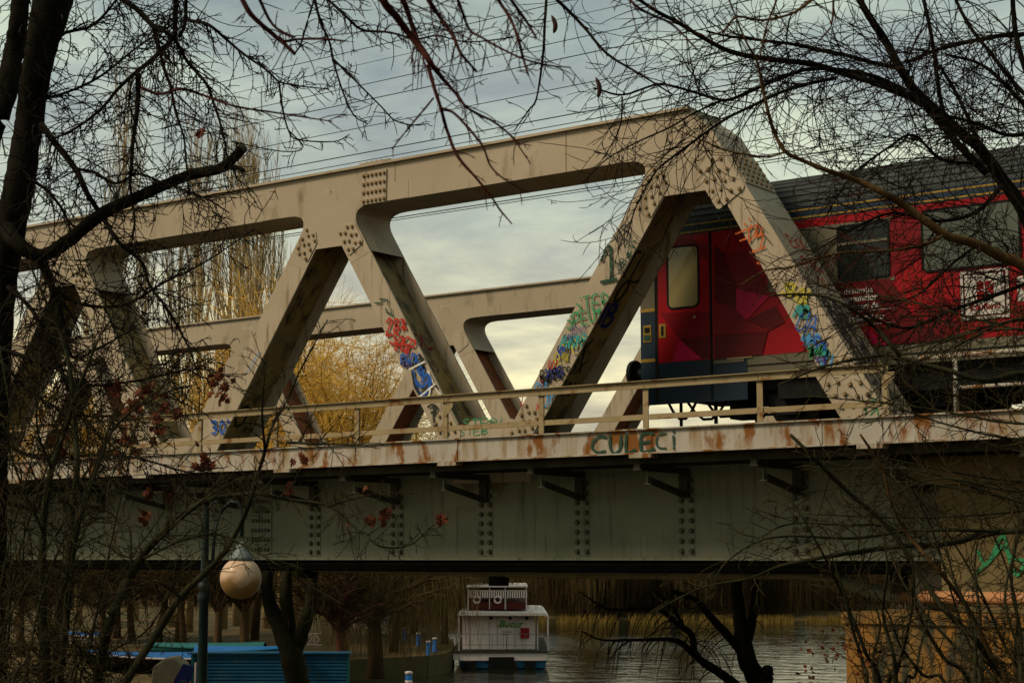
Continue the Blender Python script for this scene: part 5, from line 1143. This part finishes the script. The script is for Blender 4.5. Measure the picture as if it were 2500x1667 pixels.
# ------------------------------------------------------------------ trees beyond the bridge
def base_at(px, d, z): p = at(px, 1360, d); return Vector((p.x, p.y, z))
def poplar(label, px, d, h, n=46, wd=0.105, seed=0):
    rs = random.Random(seed); p0 = base_at(px, d, QZ); u = d/F
    root = empty('poplar_tree', p0, label, 'tree', 'bare poplars beyond the bridge')
    tr = [p0+Vector((rs.uniform(-.15, .15), rs.uniform(-.15, .15), h*t)) for t in (0, .15, .3, .5, .7, .85, 1)]
    MB().tube(tr, [0.32, 0.27, 0.22, 0.16, 0.10, 0.06, 0.02], 7).build('trunk', M['poplar'], root, True)
    k = MB()
    for i in range(n):
        t = 0.10+0.80*(i/n)**0.9; a = rs.uniform(0, 6.283); out = Vector((math.cos(a), math.sin(a), 0))
        L = h*(0.42-0.26*t)*rs.uniform(.7, 1.15); w_ = h*wd*(1-0.75*t)*rs.uniform(.5, 1.15)
        q = p0+Vector((0, 0, h*t)); pts = [q]; rad = [0.045*(1.1-t)+0.014]
        for s_ in range(1, 7):
            f_ = s_/6; pts.append(q+out*(w_*f_**0.55)+Vector((rs.uniform(-.1, .1), rs.uniform(-.1, .1), L*f_))); rad.append(rad[0]*(1-f_*0.8)+0.006)
        k.tube(pts, rad, 4, False)
        for s_ in range(1, 6):
            for _ in range(4):
                o2 = Vector((rs.uniform(-1, 1), rs.uniform(-1, 1), 0)).normalized()*rs.uniform(.15, .5); l2 = rs.uniform(.8, 2.2)
                k.tube([pts[s_], pts[s_]+o2*0.6+Vector((0, 0, l2*.4)), pts[s_]+o2+Vector((0, 0, l2))], [0.016, 0.012, 0.008], 3, False)
    tag(k.build('crown', M['poplar'], root), kind='stuff')
poplar('slim bare poplar at the outer left of the poplar row', 195, 118, 26, seed=1, n=40)
poplar('tallest bare poplar, left of the gap in the row', 275, 112, 36, seed=2, n=70, wd=0.085)
poplar('low bare poplar right behind the tallest one', 335, 124, 28, seed=3, n=40)
poplar('bare poplar at the left edge of the dense clump of three', 470, 106, 31, seed=4, n=60)
poplar('bare poplar in the middle of the dense clump of three', 545, 110, 33, seed=5, n=70)
poplar('bare poplar at the right edge of the dense clump of three', 612, 104, 30, seed=6, n=64)
poplar('thin bare poplar left of the dense clump', 422, 114, 30, seed=8, n=50)
poplar('bare poplar squeezed between two thicker ones of the clump', 582, 116, 31, seed=9, n=50)
poplar('bare poplar just outside the right end of the clump', 655, 112, 27, seed=10, n=44)
poplar('small bare poplar nearest the second node of the near truss', 690, 120, 24, seed=7, n=40)

def bush_tree(name, label, px, d, h, spread, m_t, m_c, grp, n=34, seed=0, z0=QZ, tr=0.2, droop=0.0, rt=0.02, lev=2, Lf=0.55, cat='tree', sub=26, m_l=None):
    rs = random.Random(seed); rnd.seed(seed+100); p0 = base_at(px, d, z0)
    root = empty(name, p0, label, cat, grp)
    hh = h*0.38; top = p0+Vector((rs.uniform(-.5, .5), rs.uniform(-.5, .5), hh))
    MB().tube([p0-Vector((0, 0, .3)), p0.lerp(top, .35)+Vector((rs.uniform(-.12, .12), rs.uniform(-.12, .12), 0)), p0.lerp(top, .7)+Vector((rs.uniform(-.15, .15), 0, 0)), top], [tr*1.3, tr, tr*.9, tr*.75], 9, True, 0.06).build('trunk', m_t, root, True)
    k = MB(); kl = MB()
    for i in range(n):
        a = rs.uniform(0, 6.283); el = rs.uniform(0.25, 1.35); v = Vector((math.cos(a)*math.cos(el), math.sin(a)*math.cos(el), math.sin(el)))
        L = h*0.62*(0.75+0.25*math.sin(el))*rs.uniform(.75, 1.05); tgt = Vector((v.x*spread/0.8, v.y*spread/0.8, v.z*h*0.62))*rs.uniform(.75, 1.0)
        st = p0.lerp(top, rs.uniform(.65, 1)); pts = []; M_ = 7
        for s_ in range(M_+1):
            f_ = s_/M_; pts.append(st+Vector((tgt.x*f_, tgt.y*f_, tgt.z*(f_**0.75)))+Vector((rs.uniform(-1, 1), rs.uniform(-1, 1), rs.uniform(-1, 1)))*0.12*f_*spread*0.3)
        kl.tube(pts, [max(rt, tr*0.42*(1-s_/M_)) for s_ in range(M_+1)], 4, False)
        for s_ in range(2, M_+1):
            for _ in range(sub//6):
                dv = (Vector((rs.uniform(-1, 1), rs.uniform(-1, 1), rs.uniform(-.4, 1)))).normalized()
                l2 = h*0.15*rs.uniform(.5, 1.4)
                if droop:
                    q = pts[s_]+dv*0.4; ln = droop*rs.uniform(.5, 1.1); ln = min(ln, q.z-(WATER+0.4 if z0 < QZ else z0+0.5))
                    if ln < .5: continue
                    k.tube([pts[s_], q, q+Vector((rs.uniform(-.15, .15), rs.uniform(-.15, .15), -ln*.5)), q+Vector((rs.uniform(-.25, .25), rs.uniform(-.25, .25), -ln))], [rt, rt*.8, rt*.6, rt*.4], 3, False)
                else:
                    q = pts[s_]+dv*l2*.5; e = q+(dv+Vector((rs.uniform(-.6, .6), rs.uniform(-.6, .6), rs.uniform(-.3, .6)))).normalized()*l2*.6
                    k.tube([pts[s_], q, e], [rt, rt*.8, rt*.5], 3, False)
                    for __ in range(2):
                        e2 = q+(dv+Vector((rs.uniform(-1, 1), rs.uniform(-1, 1), rs.uniform(-.5, .9)))).normalized()*l2*.5
                        k.tube([q, e2], [rt*.7, rt*.4], 3, False)
    tag(kl.build('branches', m_l or m_t, root, True), kind='stuff')
    tag(k.build('crown', m_c, root), kind='stuff')
GB = 'golden trees behind the far truss'
FBK = M['farbark']; GL = M['goldlimb']
bush_tree('golden_tree', 'golden twigged tree behind the bridge beside the leaning diagonal', 725, 84, 18.5, 4.6, FBK, M['gold'], GB, seed=21, n=46, rt=0.015, sub=30, m_l=GL)
bush_tree('golden_tree', 'broad golden twigged tree filling the gap between two diagonals', 840, 76, 16.5, 4.6, FBK, M['gold'], GB, seed=22, n=52, rt=0.014, sub=36, m_l=GL)
bush_tree('golden_tree', 'lower golden twigged tree at the foot of the red tagged diagonal', 960, 84, 14.6, 4.0, FBK, M['gold'], GB, seed=23, n=40, rt=0.015, sub=30, m_l=GL)
bush_tree('golden_tree', 'tall golden tree in front of the poplar clump', 625, 96, 21.5, 4.0, FBK, M['gold'], GB, seed=24, n=44, rt=0.016, sub=30, m_l=GL)
bush_tree('golden_tree', 'golden tree farthest left behind the leaning trunk', 130, 92, 15.5, 5, FBK, M['gold'], GB, seed=28, n=44, rt=0.017, sub=34, m_l=GL)
bush_tree('golden_tree', 'golden tree glimpsed between the left saplings', 290, 98, 14.5, 5, FBK, M['gold'], GB, seed=29, n=44, rt=0.018, sub=34, m_l=GL)
bush_tree('golden_tree', 'golden tree behind the thicket under the left chord', 440, 90, 12.5, 4.6, FBK, M['gold'], GB, seed=25, n=44, rt=0.02, sub=34, m_l=GL)
bush_tree('golden_tree', 'thin golden willow seen under the coach end', 1440, 150, 18.6, 6, FBK, M['willow'], GB, seed=26, n=24, rt=0.02, z0=-5.0, droop=6.5, sub=30)
bush_tree('golden_tree', 'thin golden willow seen under the coach door', 1660, 152, 18.4, 6, FBK, M['willow'], GB, seed=27, n=24, rt=0.02, z0=-5.0, droop=6.5, sub=30)
GW = 'trees on the quay seen under the girder'
for i, (px, d, h, sp, tr, lab, mm) in enumerate((
    (395, 92, 7.5, 3.0, .16, 'slim quay tree left of the lamp post', 'farbark'), (455, 84, 7.8, 3.0, .17, 'quay tree half hidden by the lamp post', 'farbark'), (545, 78, 7.5, 3.0, .19, 'quay tree just right of the lamp post', 'farbark'), (607, 80, 7.6, 3.2, .22, 'thick quay tree under the lamp globe', 'farbark'),
    (835, 66, 6.2, 2.6, .17, 'red barked tree at the right corner of the blue shed', 'redbark'), (330, 96, 7.5, 3.2, .2, 'quay tree behind the covered boat', 'farbark'), (250, 88, 7.6, 3.2, .2, 'quay tree behind the far small boat', 'farbark'), (60, 80, 7.8, 4.2, .2, 'quay tree at the left edge behind the thicket', 'farbark'), (160, 94, 7.6, 4, .2, 'quay tree behind the leftmost saplings', 'farbark'))):
    bush_tree('quay_tree', lab, px, d, h, sp, M[mm], M['brownwood'], GW, seed=40+i, n=30, tr=tr, rt=0.016, sub=34)
GQ = 'weeping willows by the water'
bush_tree('willow_tree', 'weeping willow with a brown trunk in front of the moored boat', 920, 70, 7.4, 4.4, M['farbark'], M['willow'], GQ, seed=60, n=50, tr=.30, rt=0.012, droop=3.6, sub=34)
bush_tree('willow_tree', 'weeping willow trailing strands over the stern of the boat', 1085, 92, 8.4, 4.4, M['farbark'], M['willow'], GQ, seed=61, n=44, tr=.18, rt=0.013, droop=4.4, sub=30)
bush_tree('willow_tree', 'weeping willow behind the blue mooring posts', 1010, 104, 9.6, 5, M['farbark'], M['willow'], GQ, seed=62, n=50, tr=.2, rt=0.015, droop=4.5, sub=34)
for i, (px, lab) in enumerate(((1400, 'willow on the far bank just right of the boat'), (1530, 'willow on the far bank left of the dark trunk'), (1680, 'willow on the far bank behind the dark trunk'), (1850, 'willow on the far bank between dark trunk and pier'), (2030, 'willow on the far bank behind the ribbed pipe sleeve'), (1290, 'willow on the far bank behind the boat'))):
    bush_tree('far_willow', 'bare brown ' + lab, px, 156+5*(i % 3), 8.2 if i < 3 else 6.6, 6.0, M['farbark'], M['brownwood'], 'willows on the far bank', seed=70+i, n=54, tr=.3, rt=0.026, droop=5.5, z0=-5.0, sub=40)
# dark evergreen between boat roof and girder
ev = empty('evergreen_tree', base_at(1222, 165, -4.8), 'dark green conifer behind the roof of the boat', 'tree')
p0 = base_at(1222, 165, -4.8); MB().tube([p0, p0+Vector((0, 0, 8))], [.3, .05], 7).build('trunk', M['farbark'], ev)
k = MB(); rs = random.Random(5)
for i in range(1500):
    t = rs.random()**0.8; a = rs.uniform(0, 6.283); r_ = (1-t*0.9)*2.6*rs.uniform(.5, 1); q = p0+Vector((math.cos(a)*r_, math.sin(a)*r_, 0.8+7.4*t))
    s_ = Vector((math.cos(a), math.sin(a), -0.35))*rs.uniform(.3, .6); w_ = Vector((-math.sin(a), math.cos(a), 0))*0.14
    k.poly([q-w_, q+s_, q+w_])
tag(k.build('crown', M['evergreen'], ev), kind='stuff')
# far wood and reeds along the far shore, one mass
k = MB(); rs = random.Random(9)
for i in range(3000):
    a = rs.uniform(-26, 17); d = rs.uniform(160, 215); dirv = Vector((math.sin(R(a)-YAW), math.cos(R(a)-YAW), 0)); p = dirv*d; z0 = -4.9; h = rs.uniform(5, 7.5) if a < 6.5 else rs.uniform(3.6, 5.6)
    p.z = z0; e = p+Vector((rs.uniform(-1.2, 1.2), rs.uniform(-1.2, 1.2), h)); md = p.lerp(e, .5)+Vector((rs.uniform(-.5, .5), rs.uniform(-.5, .5), 0))
    k.tube([p, md, e], [0.10, 0.07, 0.03], 3, False)
    for _ in range(10):
        q = p.lerp(e, rs.uniform(.1, .98)); v_ = Vector((rs.uniform(-1.8, 1.8), rs.uniform(-1.8, 1.8), rs.uniform(-.9, 1.3))); k.tube([q, q+v_*.5+Vector((0, 0, .25)), q+v_], [0.045, 0.03, 0.015], 3, False)
tag(k.build('far_wood', M['brownwood']), 'brown leafless wood along the far shore', 'wood', kind='stuff')
k = MB()  # unseen tree belt right of the bridge, added to block horizon light from the steel
for i in range(5000):
    t = rs.random(); q = Vector((14, -4, 0)).lerp(Vector((34, 62, 0)), t)+Vector((rs.uniform(0, 14), rs.uniform(-3, 3), 0)); q.z = ground(q.x, q.y)
    e = q+Vector((rs.uniform(-1, 1), rs.uniform(-1, 1), rs.uniform(7, 15))); k.tube([q, q.lerp(e, .5)+Vector((rs.uniform(-.5, .5), rs.uniform(-.5, .5), 0)), e], [0.12, 0.09, 0.03], 3, False)
    for _ in range(5):
        v = q.lerp(e, rs.uniform(.2, .95)); k.tube([v, v+Vector((rs.uniform(-1.6, 1.6), rs.uniform(-1.6, 1.6), rs.uniform(0, 2)))], [0.06, 0.03], 3, False)
tag(k.build('added_shade_wood', M['brownwood']), 'leafless wood out of view, added to shade the bridge steel', 'wood', kind='stuff')
k = MB()
for i in range(5000):
    a = rs.uniform(-5, 16)
    if math.sin(a*3.1)+math.sin(a*7.7+1)+rs.uniform(-1, 1) < -0.2: continue
    d = rs.uniform(146, 150.5); dirv = Vector((math.sin(R(a)-YAW), math.cos(R(a)-YAW), 0)); p = dirv*d; p.z = WATER-0.1
    s_ = RT*rs.uniform(.04, .09); e = p+Vector((rs.uniform(-.2, .2), rs.uniform(-.2, .2), rs.uniform(.4, 0.9)))
    k.poly([p-s_, p+s_, e])
tag(k.build('reeds', M['reed']), 'dry yellow reeds along the far shore', 'reeds', kind='stuff')

# big forked tree in front of the shed
H_ = Tree('forked_tree', 'thick forked dark trunk in front of the blue shed', STK, M['greenbark'], M['brownwood'], group=None)
H_.limb([(735, 1720, 33), (725, 1660, 30), (712, 1600, 29), (684, 1530, 21), (660, 1480, 18), (652, 1420, 16), (660, 1360, 13), (640, 1250, 9)], 46, name='trunk', ext='start', sides=12, n=5, dens=0.15, tl=(40, 90), rough=.08)
H_.limb([(712, 1585, 18), (705, 1530, 17), (698, 1450, 15), (700, 1380, 12), (690, 1280, 8)], 46, dens=0.3, tl=(40, 90), sides=9)
H_.limb([(720, 1590, 18), (742, 1530, 17), (757, 1470, 15), (766, 1400, 12), (790, 1300, 8)], 46, dens=0.3, tl=(40, 90), sides=9)
H_.finish()

# ------------------------------------------------------------------ boats, shed and small things on the quay
def local(px, py, d):
    p = at(px, py, d); return p
class Loc:                           # a frame facing the camera: x to the right, y away, z up, metres
    def __init__(s, px, d, z, rot=0.0):
        s.o = base_at(px, d, z); a = YAW+rot; s.r = Vector((math.cos(a), math.sin(a), 0)); s.f = Vector((-math.sin(a), math.cos(a), 0)); s.a = a
    def p(s, x, y, z): return s.o+s.r*x+s.f*y+Vector((0, 0, z))
    def box(s, m, x0, x1, y0, y1, z0, z1):
        m.quadbox([s.p(x0, y0, z0), s.p(x1, y0, z0), s.p(x1, y1, z0), s.p(x0, y1, z0), s.p(x0, y0, z1), s.p(x1, y0, z1), s.p(x1, y1, z1), s.p(x0, y1, z1)]); return m
    def prism(s, m, pts, y0, y1):
        b = len(m.v); n = len(pts); m.v += [tuple(s.p(x, y0, z)) for x, z in pts]+[tuple(s.p(x, y1, z)) for x, z in pts]
        m.f.append(tuple(range(b, b+n))); m.f.append(tuple(range(b+2*n-1, b+n-1, -1)))
        for i in range(n):
            j = (i+1) % n; m.f.append((b+j, b+i, b+n+i, b+n+j))
        return m
# the moored excursion boat, seen from astern
BDp = 85.0; u = BDp/F
bl = Loc(1228, BDp, WATER)
def zpx(y): return (1360-y)*u-WATER
boat = empty('excursion_boat', bl.o, 'white two deck excursion boat moored with its stern towards the bridge', 'boat')
k = MB()
for sx in (-1, 1):
    xs = (-2.22, -0.55) if sx < 0 else (0.62, 2.18)
    bl.prism(k, [(xs[0]+0.12, 0.05), (xs[1]-0.1, 0.05), (xs[1], 0.42), (xs[0], 0.42)], 0.2, 15)
k.build('hull', M['hutblue'], boat)
k = MB(); bl.prism(k, [(-2.45, 0.43), (-2.2, 0.421), (2.18, 0.421), (2.2, 0.80), (-2.5, 0.80)], 0.1, 15.2); k.build('hull_side', M['boatwhite'], boat)
bl.box(MB(), -2.55, 2.28, 0.0, 15.3, 0.801, 0.88).build('deck', M['darksteel'], boat)
k = MB(); bl.prism(k, [(-0.75, -0.15), (0.6, -0.15), (0.55, 0.6), (-0.7, 0.6)], -0.1, 2); bl.box(k, -2.0, -1.3, -0.15, 0.15, -0.3, 0.4); bl.box(k, 1.1, 1.6, -0.15, 0.15, -0.3, 0.4); k.build('engine_well', M['black'], boat)
cab = MB(); bl.prism(cab, [(-2.05, 0.90), (1.62, 0.90), (1.62, 2.62), (-2.05, 2.62)], 1.2, 13); cab = cab.build('cabin', M['boatwhite'], boat)
for x0, x1 in ((-1.98, -1.72), (-1.62, -0.72), (-0.66, -0.30), (-0.26, 0.62), (0.68, 0.90), (0.95, 1.58)):
    bl.box(MB(), x0, x1, 1.15, 1.196, 0.93, 2.58).build('cabin_panel', M['boatwhite'], cab)
k = MB(); bl.prism(k, [(-2.28, 2.62), (2.05, 2.62), (2.20, 2.58), (2.26, 2.46), (2.30, 2.46), (2.26, 2.66), (2.12, 2.75), (-2.12, 2.80), (-2.30, 2.70)], 0.2, 13.5); k.build('deck_roof', M['boatwhite'], boat)
for x in (-2.2, 2.24): bl.box(MB(), x-0.035, x+0.035, 0.25, 0.32, 0.9, 2.6).build('roof_post', M['boatwhite'], boat)
bl.box(MB(), 1.70, 1.78, 1.2, 3.4, 0.9, 2.6).build('doorway_post', M['boatwhite'], boat)
k = MB()
for z in (1.18, 1.72): k.tube([bl.p(-2.3, 0.15, z), bl.p(2.24, 0.15, z)], [0.013]*2, 4)
for i in range(9): k.tube([bl.p(-2.2+0.555*i, 0.15, 0.88), bl.p(-2.2+0.555*i, 0.15, 1.72)], [0.012]*2, 4)
k.build('stern_rail', M['zinc'], boat)
bl.box(MB(), 0.88, 1.32, 0.98, 1.12, 1.50, 1.98).build('red_box', M['signred'], boat)
text('Bucur', bl.p(-0.24, 1.13, 2.00), 0.50, M['signgreen'], boat, rot=(R(90), 0, bl.a), shear=0.35, bold=0.008)
bl.box(MB(), -0.36, 0.56, 1.128, 1.14, 2.07, 2.10).build('letter_stroke', M['signred'], boat)
text('EUROPA', bl.p(-0.02, 1.13, 1.74), 0.12, M['darksteel'], boat, rot=(R(90), 0, bl.a))
k = MB(); k.tube([bl.p(0.17, 0.5, .95), bl.p(0.2, 0.5, 1.68)], [0.02]*2, 5); k.tube([bl.p(-0.05, 0.5, 1.68), bl.p(0.3, 0.5, 1.70)], [0.02]*2, 5); k.build('davit', M['darksteel'], boat)
bl.box(MB(), -1.85, 1.22, 2.5, 12, 2.86, 3.22).build('upper_band', M['boatred'], boat)
k = MB()
for i in range(26): bl.box(k, -1.80+0.118*i, -1.73+0.118*i, 2.4, 2.45, 3.45, 3.78)
bl.box(k, -1.82, 1.2, 2.4, 2.46, 3.79, 3.83); k.build('slatted_screen', M['boatwhite'], boat)
k = MB()
for x in (-1.8, -0.7, 0.1, 1.18): k.tube([bl.p(x, 2.43, 2.86), bl.p(x, 2.43, 4.02)], [0.025]*2, 5)
k.build('canopy_post', M['boatwhite'], boat)
bl.box(MB(), -1.9, 1.26, 2.2, 12, 3.99, 4.06).build('canopy', M['boatwhite'], boat)
for x in (-1.35, -0.28):
    k = MB(); k.tube([bl.p(x+0.17*math.cos(t*.5236), 2.3, 3.36+0.17*math.sin(t*.5236)) for t in range(13)], [0.05]*13, 6); k.build('lifebuoy', M['boatwhite'], boat)
k = MB(); k.tube([bl.p(0.15, 0.4, 2.75), bl.p(0.16, 0.4, 3.9)], [0.015]*2, 5); k.build('mast', M['zinc'], boat)
for x in (-1.3, 1.35): bl.box(MB(), x-0.12, x+0.12, 0.3, 0.5, 2.79, 2.86).build('deck_light', M['boatwhite'], boat)
for x in (-0.6, 0.36, 1.2): bl.box(MB(), x-0.07, x+0.07, 1.06, 1.14, 2.4, 2.55).build('wall_lamp', M['black'], boat)

# blue shed of horizontal corrugated siding
sl_ = Loc(660, 58, QZ); us = 58/F
shed = empty('corrugated_shed', sl_.o, 'faded blue shed clad in horizontal corrugated sheets beside the quay', 'shed')
sx0_, sx1_ = (474-660)*us, (852-660)*us; stop = (1360-1592)*us-QZ
sl_.box(MB(), sx0_, sx1_, 0.06, 0.65, 0, stop).build('wall', M['hutblue'], shed)
nb = int(stop/0.115)
for i in range(nb):
    k = MB(); z0 = i*0.115+0.005
    sl_.prism
    b = len(k.v)
    for x in (sx0_+0.08, sx1_-0.02):
        k.v += [tuple(sl_.p(x, 0.055, z0)), tuple(sl_.p(x, 0.02, z0+0.03)), tuple(sl_.p(x, 0.02, z0+0.075)), tuple(sl_.p(x, 0.055, z0+0.105))]
    k.f += [(0, 4, 5, 1), (1, 5, 6, 2), (2, 6, 7, 3), (0, 1, 2, 3), (7, 6, 5, 4)]
    k.build('siding_sheet', M['hutblue'], shed)
sl_.box(MB(), sx0_-0.1, sx1_+0.08, -0.08, 0.7, stop+0.002, stop+0.05).build('roof', M['hutblue'], shed)
sl_.box(MB(), sx0_-0.02, sx0_+0.08, -0.03, 0.05, 0, stop).build('corner_trim', M['turq'], shed); sl_.box(MB(), sx1_-0.02, sx1_+0.06, -0.03, 0.05, 0, stop).build('corner_trim', M['turq'], shed)
sl_.box(MB(), 0.8, 1.25, -0.3, 0.1, stop-0.22, stop+0.0).build('black_vent', M['black'], shed)

def rowboat(name, label, px, d, z, L_, B_w, H__, rot, mh, mrim, mcover=None, cat='boat', tilt=0.0):
    lc = Loc(px, d, z, rot); root = empty(name, lc.o, label, cat, 'boats laid up on the quay')
    NS, NT = 14, 7; k = MB()
    def sect(s_):                     # s_ 0 stern .. 1 bow
        w = B_w/2*(1-max(0, (s_-0.35)/0.65)**2.2)*(0.86+0.14*min(1, s_*4)); sheer = H__*(1+0.35*s_**2); keel = H__*0.75*max(0, (s_-0.6)/0.4)**2
        return [(-w*math.cos(math.pi*t/NT), keel+(sheer-keel)*(1-math.sin(math.pi*t/NT)**0.7)) for t in range(NT+1)]
    for i in range(NS+1):
        for y, zz in sect(i/NS): k.v.append(tuple(lc.p(-L_/2+L_*i/NS, y, zz)))
    for i in range(NS):
        for t in range(NT):
            a = i*(NT+1)+t; k.f.append((a, a+NT+1, a+NT+2, a+1))
    k.f.append(tuple(range(NT+1)))
    k.build('hull', mh, root, True)
    for e in (0, NT):
        pts = [Vector(k.v[i*(NT+1)+e])+Vector((0, 0, .02)) for i in range(NS+1)]; MB().tube(pts, [0.035]*len(pts), 5).build('gunwale', mrim, root)
    if mcover:
        c_ = MB()
        for i in range(NS+1):
            s_ = sect(i/NS)[0]; w = -s_[0]; zz = s_[1]
            for y, dz in ((-w*.97, .0), (-w*.45, .16), (0, .24), (w*.45, .16), (w*.97, .0)): c_.v.append(tuple(lc.p(-L_/2+L_*i/NS, y, zz+dz*(1-0.5*(i/NS)))))
        for i in range(NS):
            for t in range(4): a = i*5+t; c_.f.append((a, a+5, a+6, a+1))
        c_.build('cover', mcover, root, True)
    return root
zq = lambda y, d: (1360-y)*d/F
rowboat('covered_boat', 'long dark boat under a bright blue cover with a white rim', 352, 61, zq(1640, 61), 4.0, 1.7, 0.55, math.pi, M['black'], M['boatwhite'], M['boatblue'])
rowboat('turquoise_boat', 'turquoise boat lying upturned behind the blue shed', 505, 64, zq(1598, 64), 4.5, 1.6, 0.30, math.pi, M['turq'], M['turq'], M['turq'])
rowboat('small_boat', 'small white boat with a blue cover, farthest along the quay', 195, 88, zq(1576, 88), 2.4, 1.3, 0.55, math.pi, M['boatwhite'], M['boatwhite'], M['boatblue'])
rowboat('blue_boat', 'bright blue covered boat just above the roof edge of the shed', 590, 62.5, zq(1604, 62.5), 3.2, 1.5, 0.26, 0.0, M['boatblue'], M['turq'], M['boatblue'])
tp = Loc(412, 59, QZ); tarp = MB(); tp.prism(tarp, [(-0.52, 0.2), (0.55, 0.2), (0.62, 0.9), (0.25, 1.20), (-0.05, 1.16), (-0.46, 0.85)], 0, 1.2)
tag(tarp.build('tarpaulin_heap', M['tarp'], bevel=0.05), 'grey tarpaulin wrapped heap between the covered boat and the shed', 'tarpaulin')
tl_ = Loc(452, 57.5, QZ); brd = MB(); tl_.prism(brd, [(-0.42, 0.0), (0.05, 0.0), (0.44, 0.95), (0.02, 1.06), (-0.28, 0.5)], 0, 0.08)
bo = brd.build('number_board', M['navy']); tag(bo, 'navy blue leaning board painted with the number 20', 'board')
text('20', tl_.p(-0.12, -0.004, 0.36), 0.26, M['zinc'], bo, rot=(R(90), R(0), tl_.a+0.0))
tag(tl_.box(MB(), 0.40, 0.46, -0.02, 0.02, 0, 1.1).build('white_pole', M['boatwhite']), 'thin white pole standing between number board and shed', 'pole')
wb = Loc(905, 100, QZ); van = empty('moored_boat', wb.o, 'white boat with a blue stripe beyond the willow trunk', 'boat')
wb.prism(MB(), [(-1.0, 0.5), (0.9, 0.5), (1.1, 1.1), (-1.1, 1.1)], 0, 3).build('hull', M['boatwhite'], van); wb.box(MB(), -0.7, 0.7, .3, 2.6, 1.101, 1.75).build('cabin', M['boatwhite'], van); wb.box(MB(), -1.0, 1.0, -0.02, 0, .85, 1.0).build('stripe', M['boatblue'], van)
wb.box(MB(), -0.55, 0.55, .28, .297, 1.3, 1.6).build('window', M['glassdark'], van)
for i, (px, yb, lab) in enumerate(((989, 1560, 'blue mooring post farthest along the quay'), (1023, 1574, 'blue mooring post second from the far end'), (1062, 1588, 'blue mooring post nearest the corner of the quay'), (1047, 1597, 'tall blue mooring post at the quay edge'))):
    d = -QZ*F/(yb-1360); lc = Loc(px, d, QZ); bo = empty('mooring_post', lc.o, lab, 'bollard', 'blue mooring posts on the quay')
    MB().lathe([(0.13, 0), (0.13, 0.05), (0.10, 0.06), (0.10, 0.62)], tuple(lc.o), 10).build('post', M['boatblue'], bo, True); MB().lathe([(0.12, 0.621), (0.12, 0.70), (0.05, 0.72)], tuple(lc.o), 10).build('cap', M['boatwhite'], bo, True)
d = 56; lc = Loc(1000, d, WATER-0.6); bo = empty('mooring_post', lc.o, 'blue mooring pile with white bands standing in the water', 'bollard', 'blue mooring posts on the quay')
hh = zq(1640, d)-(WATER-0.6); MB().lathe([(0.11, 0), (0.11, hh)], tuple(lc.o), 10).build('post', M['boatblue'], bo, True); MB().lathe([(0.125, hh+.001), (0.125, hh+0.08), (0.05, hh+.1)], tuple(lc.o), 10).build('cap', M['boatwhite'], bo, True); MB().lathe([(0.118, hh-0.3), (0.118, hh-.2)], tuple(lc.o), 10).build('band', M['boatwhite'], bo, True)
lt = Loc(766, 84, QZ); lat = MB()
for i in range(4):
    lat.bar(lt.p(-.25+.13*i, 0, .35), lt.p(-.05+.13*i, 0, .62), .03, .03); lat.bar(lt.p(-.05+.13*i, 0, .62), lt.p(-.25+.13*i, 0, .9), .03, .03)
lat.bar(lt.p(-.3, 0, .35), lt.p(.45, 0, .35), .03, .03); lat.bar(lt.p(-.3, 0, .9), lt.p(.45, 0, .9), .03, .03)
tag(lat.build('lattice_panel', M['boatwhite']), 'small white zigzag lattice fence panel beside the forked trunk', 'fence')
